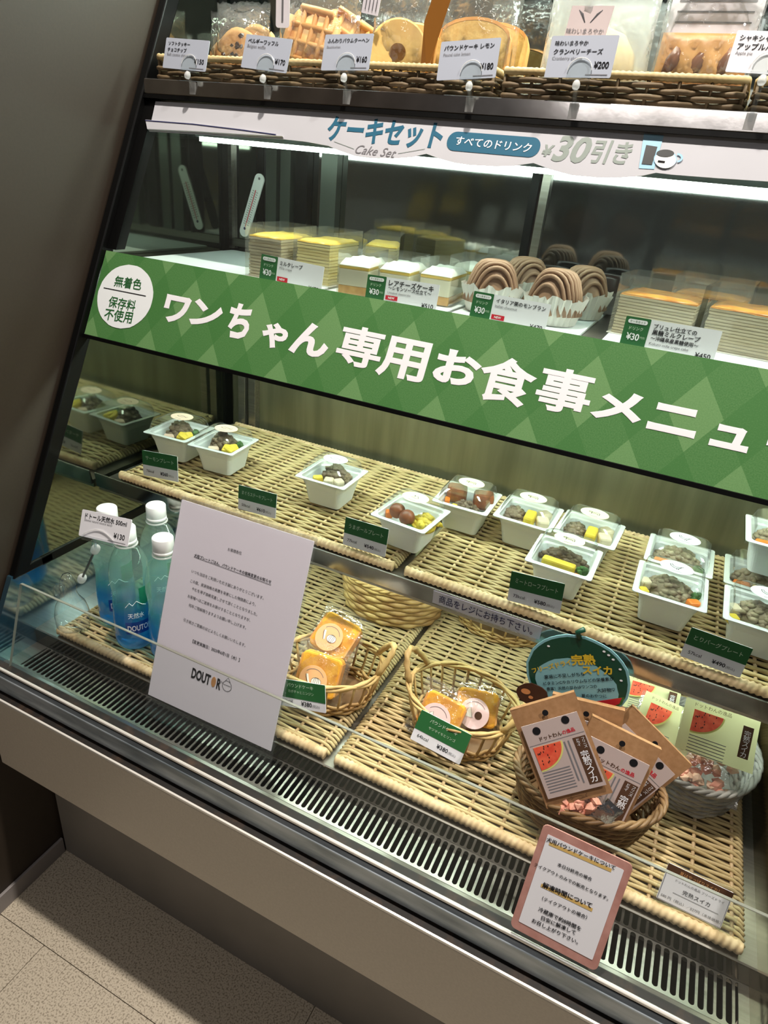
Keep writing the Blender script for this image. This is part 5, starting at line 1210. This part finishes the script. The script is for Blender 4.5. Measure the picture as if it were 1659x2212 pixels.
# small brown cut out sign
dc = py(1149, 1500, 0.664); dm = frame_mat(dc, Vector((1, 0.0, 0.18)), Vector((-0.1, 0.35, 0.94)))
dog = MB().plate(ellipse(0, 0, 0.020, 0.0135, 26, 0.03, 2), -0.002, 0).build('dog_cutout', M_DOGBR); dog.matrix_world = dm
tag(dog, 'small brown lacquered cutout between the two cake and treat baskets', 'ornament'); bpy.context.view_layer.update()
print_poly(dog, ellipse(-0.008, 0.002, 0.006, 0.0035, 14), M_DOGTAN, 'tan_patch'); print_poly(dog, ellipse(-0.001, -0.004, 0.003, 0.002, 12), M_DOGTAN, 'tan_patch')
ml = dog.matrix_world.inverted(); cw = dog.matrix_world @ Vector((0.004, -0.010, -0.003))
MB().tube([ml @ cw, ml @ Vector((cw.x, cw.y + 0.003, ZD + 0.001))], 0.0012, 6).build('sign_stick', M_ROD, dog)

# ================================================================== CAKES BEHIND GLASS
ZC = 1.0965
for i, (a, b) in enumerate(((-0.80, -0.478), (-0.470, -0.292), (-0.286, -0.122), (-0.095, 0.235))):
    s = MB().plate(rrect(a, b, 0.784, 1.040, 0.006, 4), ZC, ZC + 0.004).build('cake_tray', M_SHEET, bevel=0.001)
    tag(s, ['white cake tray under the plain milk crepe slices', 'white cake tray under the rare cheesecakes', 'white cake tray under the Mont Blanc cakes', 'white cake tray under the brulee crepe slices'][i], 'tray', 'white trays on the cake shelf')
ZT = ZC + 0.0043
def wedge(L, Wd): return [(-L / 2, -Wd / 2), (L / 2, -Wd * 0.42), (L / 2, Wd * 0.42), (-L / 2, Wd / 2)]
def film(parent, w, d, h, m=M_CAKEFILM):
    mb = MB(); p = [(-w / 2, -d / 2), (w / 2, -d / 2), (w / 2, d / 2), (-w / 2, d / 2)]
    for i in (0, 1, 2, 3):
        a, b = p[i], p[(i + 1) % 4]; mb.add([(a[0], a[1], 0.0), (b[0], b[1], 0.0), (b[0], b[1], h), (a[0], a[1], h)], [(0, 1, 2, 3)])
    return mb.build('film_wrap', m, parent)
def crepe(x, y, rz, w, d, h, body, glaze, label, group, name, filmh=1.22):
    t = empty(name, (x, y, ZT), rz); tag(t, label, 'cake', group)
    n = 13; mb = MB(); rn = random.Random(int(x * 1e4))
    for i in range(n):
        z0 = 0.001 + (h - 0.004) * i / n; z1 = 0.001 + (h - 0.004) * (i + 0.74) / n; e = rn.uniform(-0.0006, 0.0006)
        mb.box(-w / 2 + e, w / 2 - e, -d / 2 + e, d / 2 - e, z0, z1)
        mb.box(-w / 2 + 0.0014, w / 2 - 0.0014, -d / 2 + 0.0014, d / 2 - 0.0014, z1, 0.001 + (h - 0.004) * (i + 1) / n)
    lo = mb.build('crepe_layers', body, t); lo['kind'] = 'stuff'
    nx, nyy = 8, 8; V = []; F = []
    for j in range(nyy + 1):
        for i in range(nx + 1):
            u, v = i / nx, j / nyy; ed = min(u, 1 - u, v, 1 - v)
            V.append(((u - .5) * (w + 0.001), (v - .5) * (d + 0.001), h - 0.003 + (0.003 if ed > 0 else -0.001) + rn.uniform(0, 0.001)))
    for j in range(nyy):
        for i in range(nx): a = j * (nx + 1) + i; F.append((a, a + 1, a + nx + 2, a + nx + 1))
    g = MB().add(V, F); g.box(-w / 2 + 0.0005, w / 2 - 0.0005, -d / 2 + 0.0005, d / 2 - 0.0005, h - 0.0045, h - 0.002); g.build('glaze', glaze, t, True)
    film(t, w + 0.008, d + 0.008, h * filmh)
    MB().box(-w / 2 - 0.005, w / 2 + 0.005, -d / 2 - 0.005, d / 2 + 0.005, 0.0, 0.0008).build('cake_paper', M_CUPPAPER, t)
    return t
GC = 'milk crepe slices behind the glass'
crepe(-0.5745, 0.862, 0.05, 0.052, 0.090, 0.058, M_CREPE, M_YGLAZE, 'milk crepe slice with plain pale layers, beside the thermometer', GC, 'milk_crepe_slice')
crepe(-0.5085, 0.885, 0.03, 0.052, 0.090, 0.058, M_CREPEY, M_YGLAZE, 'milk crepe slice in yellow film between two other slices', GC, 'milk_crepe_slice')
crepe(-0.4990 + 0.048, 0.950, 0.35, 0.045, 0.080, 0.058, M_CREPEY, M_YGLAZE, 'milk crepe slice turned sideways behind the cheesecakes', GC, 'milk_crepe_slice')
def cheesecake(x, y, rz, label):
    t = empty('cheesecake', (x, y, ZT), rz); tag(t, label, 'cake', 'rare cheesecake slices behind the glass')
    w, d = 0.042, 0.075
    MB().box(-w / 2, w / 2, -d / 2, d / 2, 0.001, 0.012).build('sponge_base', M_SPONGE, t, bevel=0.001)
    MB().box(-w / 2, w / 2, -d / 2, d / 2, 0.012, 0.033).build('cheese_layer', M_CUSTARD, t, bevel=0.0012)
    MB().box(-w / 2, w / 2, -d / 2, d / 2, 0.033, 0.037).build('lemon_layer', M_LEMON, t, bevel=0.001)
    V = []; F = []; n = 8; rn = random.Random(int(x * 1e4))
    for j in range(n + 1):
        for i in range(n + 1):
            u, v = i / n, j / n; ed = min(u, 1 - u, v, 1 - v); V.append(((u - .5) * w, (v - .5) * d, 0.0372 + (0.006 + rn.uniform(0, 0.0025)) * (1 if ed > 0 else 0)))
    for j in range(n):
        for i in range(n): a = j * (n + 1) + i; F.append((a, a + 1, a + n + 2, a + n + 1))
    MB().add(V, F).build('cream_top', M_CREAM, t, True)
    film(t, w + 0.003, d + 0.003, 0.056)
    return t
cheesecake(-0.4300, 0.845, 0.15, 'cheesecake slice at the end by the milk crepes, sponge base showing')
cheesecake(-0.3760, 0.862, 0.08, 'cheesecake slice second from the milk crepes')
cheesecake(-0.3240, 0.880, 0.05, 'cheesecake slice third from the milk crepes')
cheesecake(-0.3360 + 0.058 - 0.040, 0.975, 0.05, 'cheesecake slice behind the others, near the Mont Blancs')
def montblanc(x, y, label, seed, r=0.034, h=0.062):
    t = empty('mont_blanc', (x, y, ZT), random.Random(seed).uniform(0, 3)); tag(t, label, 'cake', 'Mont Blanc cakes in paper cups')
    MB().lathe([(r * .9, 0.010)] + [(r * .95 * q, (0.012 + (h - 0.012) * (1 - q ** 4.5)) * 0.96) for q in (0.98, 0.93, 0.85, 0.7, 0.5, 0.25, 0.0)], 24).build('cream_dome', M_MONT, t, True)
    rn = random.Random(seed)
    for i in range(13):
        off = -r + 2 * r * (i + .5) / 13; hw = math.sqrt(max(0, r * r - off * off)); path = []
        for k in range(13):
            f = -1 + 2 * k / 12; xx = f * hw; rr = math.sqrt(off * off + xx * xx) / r
            z = 0.012 + (h - 0.012) * (1 - min(rr, 1) ** 4.5) + 0.0008
            path.append((xx * 1.03, off + rn.uniform(-.0005, .0005), z))
        MB().tube(path, 0.0026, 6).build('cream_strand', M_MONT, t, True)
    pleat = 26; V = []; F = []
    for j, (rr, z) in enumerate(((r * .88, 0.0005), (r * 1.02, 0.018), (r * 1.14, 0.034))):
        for k in range(pleat * 2):
            a = math.pi * k / pleat; q = rr * (1 + (0.045 if k % 2 else -0.045) * (0.5 + j * .5)); V.append((q * math.cos(a), q * math.sin(a), z + (rn.uniform(-.004, .004) if j == 2 else 0)))
    n = pleat * 2
    for j in range(2):
        for k in range(n): F.append((j * n + k, j * n + (k + 1) % n, (j + 1) * n + (k + 1) % n, (j + 1) * n + k))
    F.append(tuple(range(n))[::-1])
    MB().add(V, F).build('paper_cup', M_CUPPAPER, t)
    return t
montblanc(-0.252, 0.870, 'Mont Blanc cake nearest the cheesecakes, smooth draped strands', 1)
montblanc(-0.168, 0.868, 'Mont Blanc cake in a torn tall paper cup right behind its card', 2)
montblanc(-0.233, 0.958, 'Mont Blanc cake at the back, above the other two', 3)
montblanc(-0.150, 0.950, 'Mont Blanc cake in the rear beside the brulee crepes', 4)
for i, (x, y) in enumerate(((-0.205, 1.020), (-0.130, 1.018))):
    t = empty('chocolate_cake', (x, y, ZT)); tag(t, ['dark round chocolate cake behind the Mont Blancs', 'dark round chocolate cake close to the rear glass divider'][i], 'cake', 'dark chocolate cakes at the rear')
    MB().lathe([(0.019, 0.0005), (0.020, 0.004), (0.020, 0.048), (0.018, 0.052), (0, 0.053)], 24).build('cake_body', M_CHOCO, t, True)
    MB().lathe([(0.0207, 0.001), (0.0207, 0.030)], 24, caps=False).build('film_wrap', M_CAKEFILM, t, True)
GB = 'brulee crepe slices behind the glass'
crepe(-0.0440, 0.905, -0.12, 0.088, 0.075, 0.050, M_CREPE, M_CARAMEL, 'brulee crepe slice with dark caramel top beside the Mont Blancs', GB, 'brulee_crepe_slice', 1.4)
crepe(0.0530, 0.905, -0.10, 0.080, 0.075, 0.050, M_CREPE, M_CARAMEL, 'brulee crepe slice with caramel top next to the pale sponge cake', GB, 'brulee_crepe_slice', 1.4)
crepe(0.0100, 0.990, -0.10, 0.085, 0.065, 0.050, M_CREPE, M_CARAMEL, 'brulee crepe slice at the rear behind two others', GB, 'brulee_crepe_slice', 1.4)
crepe(0.1420, 0.905, -0.10, 0.070, 0.075, 0.050, M_CREPEY, M_CREAM, 'pale yellow sponge cake past the brulee crepes', GB, 'sponge_cake', 1.2)

# ================================================================== BAGGED PASTRIES ON THE TOP SHELF
ZTS = 1.3470
def bag_over(t, w, h, d, yo, seed, name='clear_bag', m=M_BAG, z0=0.0):
    o = pillow(w, h, d, 18, 16, 0.07, seed, 0.0028).build(name, m, t, True)
    o.matrix_local = Matrix.Translation((0, yo, h / 2 + z0)) @ Matrix.Rotation(math.radians(90), 4, 'X'); return o
GT = 'bagged pastries on the top shelf'
def cookie(x, y, label, seed, rx=-0.25):
    t = empty('cookie_bag', (x, y, ZTS)); tag(t, label, 'cookie', GT)
    rn = random.Random(seed)
    for k in range(2):
        c = empty('x'); bpy.data.objects.remove(c)
        co = MB().lathe([(0, -0.006), (0.026, -0.006), (0.034, -0.002), (0.034, 0.002), (0.024, 0.007), (0, 0.009)], 26, wob=lambda a, i: 1 + 0.03 * math.sin(5 * a + seed)).build('cookie', M_COOKIE, t, True)
        co.location = (-0.006 + 0.02 * k, 0.016 * k, 0.037 + 0.007 * k); co.rotation_euler = (math.radians(72), 0, 0.15)
        for i in range(9):
            a = rn.uniform(0, 6.28); r = rn.uniform(0.004, 0.027)
            MB().blob((r * math.cos(a), r * math.sin(a), 0.0065 - 0.05 * r), 0.0042, 0.3, rn).build('chocolate_chip', M_CHIP, co)
    bag_over(t, 0.092, 0.098, 0.046, 0.008, seed)
cookie(-0.700, 0.935, 'bagged chocolate chip cookies behind the 150 yen card', 5)
cookie(-0.756, 0.990, 'bagged chocolate chip cookies in the rear corner by the side glass', 6)
def waffle(x, y, label, seed):
    t = empty('waffle_bag', (x, y, ZTS)); tag(t, label, 'waffle', GT)
    for k in range(2):
        mb = MB(); n = 4; S_ = 0.082; L0 = S_ / n
        for i in range(n + 1):
            q = -S_ / 2 + L0 * i; wv = 0.0065 if 0 < i < n else 0.0085
            ext = S_ / 2 - (0.012 if i in (0, n) else 0.0)
            mb.tube([(q, -ext, 0), (q, 0, 0.001), (q, ext, 0)], wv * .62, 6); mb.tube([(-ext, q, 0), (0, q, 0.001), (ext, q, 0)], wv * .62, 6)
        mb.plate(rrect(-S_ / 2, S_ / 2, -S_ / 2, S_ / 2, 0.014, 4), -0.004, -0.0005)
        wo = mb.build('waffle', M_WAFFLE, t, True); wo.location = (-0.012 + 0.044 * k, 0.020 * k, 0.052 - 0.003 * k); wo.rotation_euler = (math.radians(76), 0.18 + 0.25 * k, -0.15 + 0.5 * k)
    b = bag_over(t, 0.130, 0.135, 0.066, 0.010, seed)
    s = MB().plate(rrect(-0.011, 0.011, -0.019, 0.019, 0.004, 3), 0, 0.0005).build('sticker', M_PAPER, t); s.location = (-0.038, -0.026, 0.085); s.rotation_euler = (math.radians(90), 0, 0)
    print_lines(s, [[(0, -0.012), (0, 0.012)]], 0.003, M_INKG, 'sticker_print', 0.001)
waffle(-0.580, 0.946, 'bagged golden waffles behind the 170 yen card', 7)
def baum(x, y, label, seed):
    t = empty('ring_cake_bag', (x, y, ZTS)); tag(t, label, 'cake', GT)
    for k in range(2):
        c = MB(); n = 40; V = []; F = []
        prof = [(0.0105, -0.011), (0.036, -0.011), (0.0385, -0.009), (0.0385, 0.009), (0.036, 0.011), (0.0105, 0.011)]
        for (r, z) in prof:
            for i in range(n): V.append((r * math.cos(2 * math.pi * i / n), r * math.sin(2 * math.pi * i / n), z))
        m_ = len(prof)
        for j in range(m_):
            for i in range(n): F.append((j * n + i, j * n + (i + 1) % n, ((j + 1) % m_) * n + (i + 1) % n, ((j + 1) % m_) * n + i))
        ro = c.add(V, F).build('ring_cake', M_BAUM, t); ro.location = (0.012 * k, 0.026 * k, 0.0405); ro.rotation_euler = (math.radians(82), 0, 0.35)
        MB().lathe([(0.0388, -0.0085), (0.0390, 0.0), (0.0388, 0.0085)], 40, caps=False).build('crust', M_CRUST, ro, True)
    bag_over(t, 0.088, 0.125, 0.058, 0.012, seed)
    s = MB().plate(rrect(-0.012, 0.012, -0.010, 0.010, 0.001, 2), 0, 0.0005).build('sticker', M_PAPER, t); s.location = (-0.030, -0.027, 0.088); s.rotation_euler = (math.radians(90), 0.15, 0)
    print_lines(s, [[(-0.007 + 0.005 * i, -0.006), (-0.007 + 0.005 * i, 0.006)] for i in range(4)], 0.0012, M_INKG, 'sticker_print', 0.001)
baum(-0.444, 0.928, 'bagged ring shaped layer cake behind the 160 yen card', 8)
def poundtop(x, y, label, seed):
    t = empty('lemon_cake_bag', (x, y, ZTS)); tag(t, label, 'cake', GT)
    for k in range(2):
        pts = [(-0.042, 0.0), (0.042, 0.0), (0.046, 0.03), (0.046, 0.062)] + [(0.046 * math.cos(a), 0.062 + 0.022 * math.sin(a)) for a in [math.pi * i / 10 for i in range(1, 10)]] + [(-0.046, 0.062), (-0.046, 0.03)]
        s = MB().plate(pts, -0.011, 0.011).build('cake_slice', M_POUND, t, bevel=0.002); s.location = (0.016 * k, 0.027 * k, 0.002); s.rotation_euler = (math.radians(80), 0, 0.12)
        cr = [(px_ * 1.015, py_ * 1.012) for px_, py_ in pts[2:-1]]; inn = [(px_ * .965, py_ * .97) for px_, py_ in pts[2:-1]]
        mbc = MB(); n = len(cr); mbc.add([(p[0], p[1], zz) for zz in (-0.0112, 0.0112) for p in cr], [(i, i + 1, n + i + 1, n + i) for i in range(n - 1)])
        mbc.add([(p[0], p[1], 0.0113) for p in cr] + [(p[0], p[1], 0.0113) for p in inn], [(n + i, n + i + 1, i + 1, i) for i in range(n - 1)])
        mbc.build('crust', M_CRUST, s, True)
    bag_over(t, 0.112, 0.150, 0.066, 0.016, seed)
    s = MB().add([(-0.055, -0.032, 0.030), (-0.045, -0.034, 0.020), (-0.016, -0.034, 0.120), (-0.041, -0.032, 0.120), (-0.056, -0.032, 0.075)], [(0, 1, 2, 3, 4)])
    b_ = s.build('brown_band', mat('brown_film_band', (150, 98, 40), 0.35), t)
poundtop(-0.352, 0.952, 'bagged lemon pound cake with a brown band behind the 180 yen card', 9)
def bun(x, y, label, seed):
    t = empty('cheese_bun_bag', (x, y, ZTS)); tag(t, label, 'bread', GT)
    MB().lathe([(0, 0.0), (0.036, 0.002), (0.050, 0.022), (0.046, 0.050), (0.030, 0.070), (0, 0.080)], 28, sy=0.42, wob=lambda a, i: 1 + 0.02 * math.sin(3 * a)).build('bun', M_BUN, t, True)
    bag_over(t, 0.130, 0.150, 0.066, 0.0, seed, m=M_BAGW)
    s = MB().plate([(-0.026, -0.028), (0.020, -0.028), (0.026, 0.030), (-0.021, 0.030)], 0, 0.0005).build('label_card', M_PINKPACK, t); s.location = (-0.008, -0.036, 0.060); s.rotation_euler = (math.radians(84), 0, 0)
    print_lines(s, [[(-0.012 + 0.0016 * i, 0.026 - 0.001 * i), (-0.003, 0.014)] for i in range(4)] + [[(0.014 - 0.0016 * i, 0.026 - 0.001 * i), (0.003, 0.014)] for i in range(4)], 0.001, M_INKG, 'wheat_picture', 0.0006)
    text(s, '味わいまろやか', (-0.022, 0.006), (0.020, 0.006), M_INKG, z=0.0008)
bun(-0.195, 0.945, 'bagged pale cheese bun behind the 200 yen card', 10)
def pie(x, y, label, seed):
    t = empty('apple_pie_bag', (x, y, ZTS)); tag(t, label, 'pie', GT)
    nx, ny = 20, 12; V = []; F = []; W_, H_ = 0.096, 0.068
    for s in (1, -1):
        for j in range(ny + 1):
            for i in range(nx + 1):
                u, v = i / nx, j / ny; b = (4 * u * (1 - u)) ** .4 * (4 * v * (1 - v)) ** .4
                slit = 0.5 * math.exp(-((u * 4 + v * 1.2) % 1 - .5) ** 2 / 0.012) * (1 if .2 < v < .8 and .12 < u < .88 and s > 0 else 0)
                V.append(((u - .5) * W_, (v - .5) * H_, s * (0.013 * b * (1 - slit) + 0.0005)))
    k = (nx + 1) * (ny + 1)
    for s in range(2):
        for j in range(ny):
            for i in range(nx): a = s * k + j * (nx + 1) + i; q = (a, a + 1, a + nx + 2, a + nx + 1); F.append(q if s == 0 else q[::-1])
    o = MB().add(V, F).build('pie', M_PIE, t, True); o.matrix_local = Matrix.Translation((0, 0, 0.040)) @ Matrix.Rotation(math.radians(80), 4, 'X')
    for q in range(3):
        fl2 = MB().blob((0, 0, 0), (0.0085, 0.016, 0.0035), 0.12, random.Random(q)).build('filling', M_FILLING, o, True); fl2.location = (-0.03 + 0.028 * q, 0.002, 0.0105); fl2.rotation_euler = (0, 0, -0.35)
    bag_over(t, 0.106, 0.140, 0.048, 0.0, seed)
    bk = MB().plate(rrect(-0.048, 0.048, -0.03, 0.035, 0.002, 2), 0, 0.0006).build('white_label', M_PAPER, t); bk.location = (0.0, 0.018, 0.095); bk.rotation_euler = (math.radians(84), 0, 0)
    print_lines(bk, [[(-0.040, 0.020 - 0.010 * i), (0.040, 0.020 - 0.010 * i)] for i in range(4)], 0.0018, M_INKG, 'label_print', 0.001)
pie(-0.076, 0.945, 'bagged brown apple pie at the end of the shelf basket', 11)
pie(0.060, 0.950, 'bagged brown apple pie behind the pale apple pie card', 12)

flush_texts()
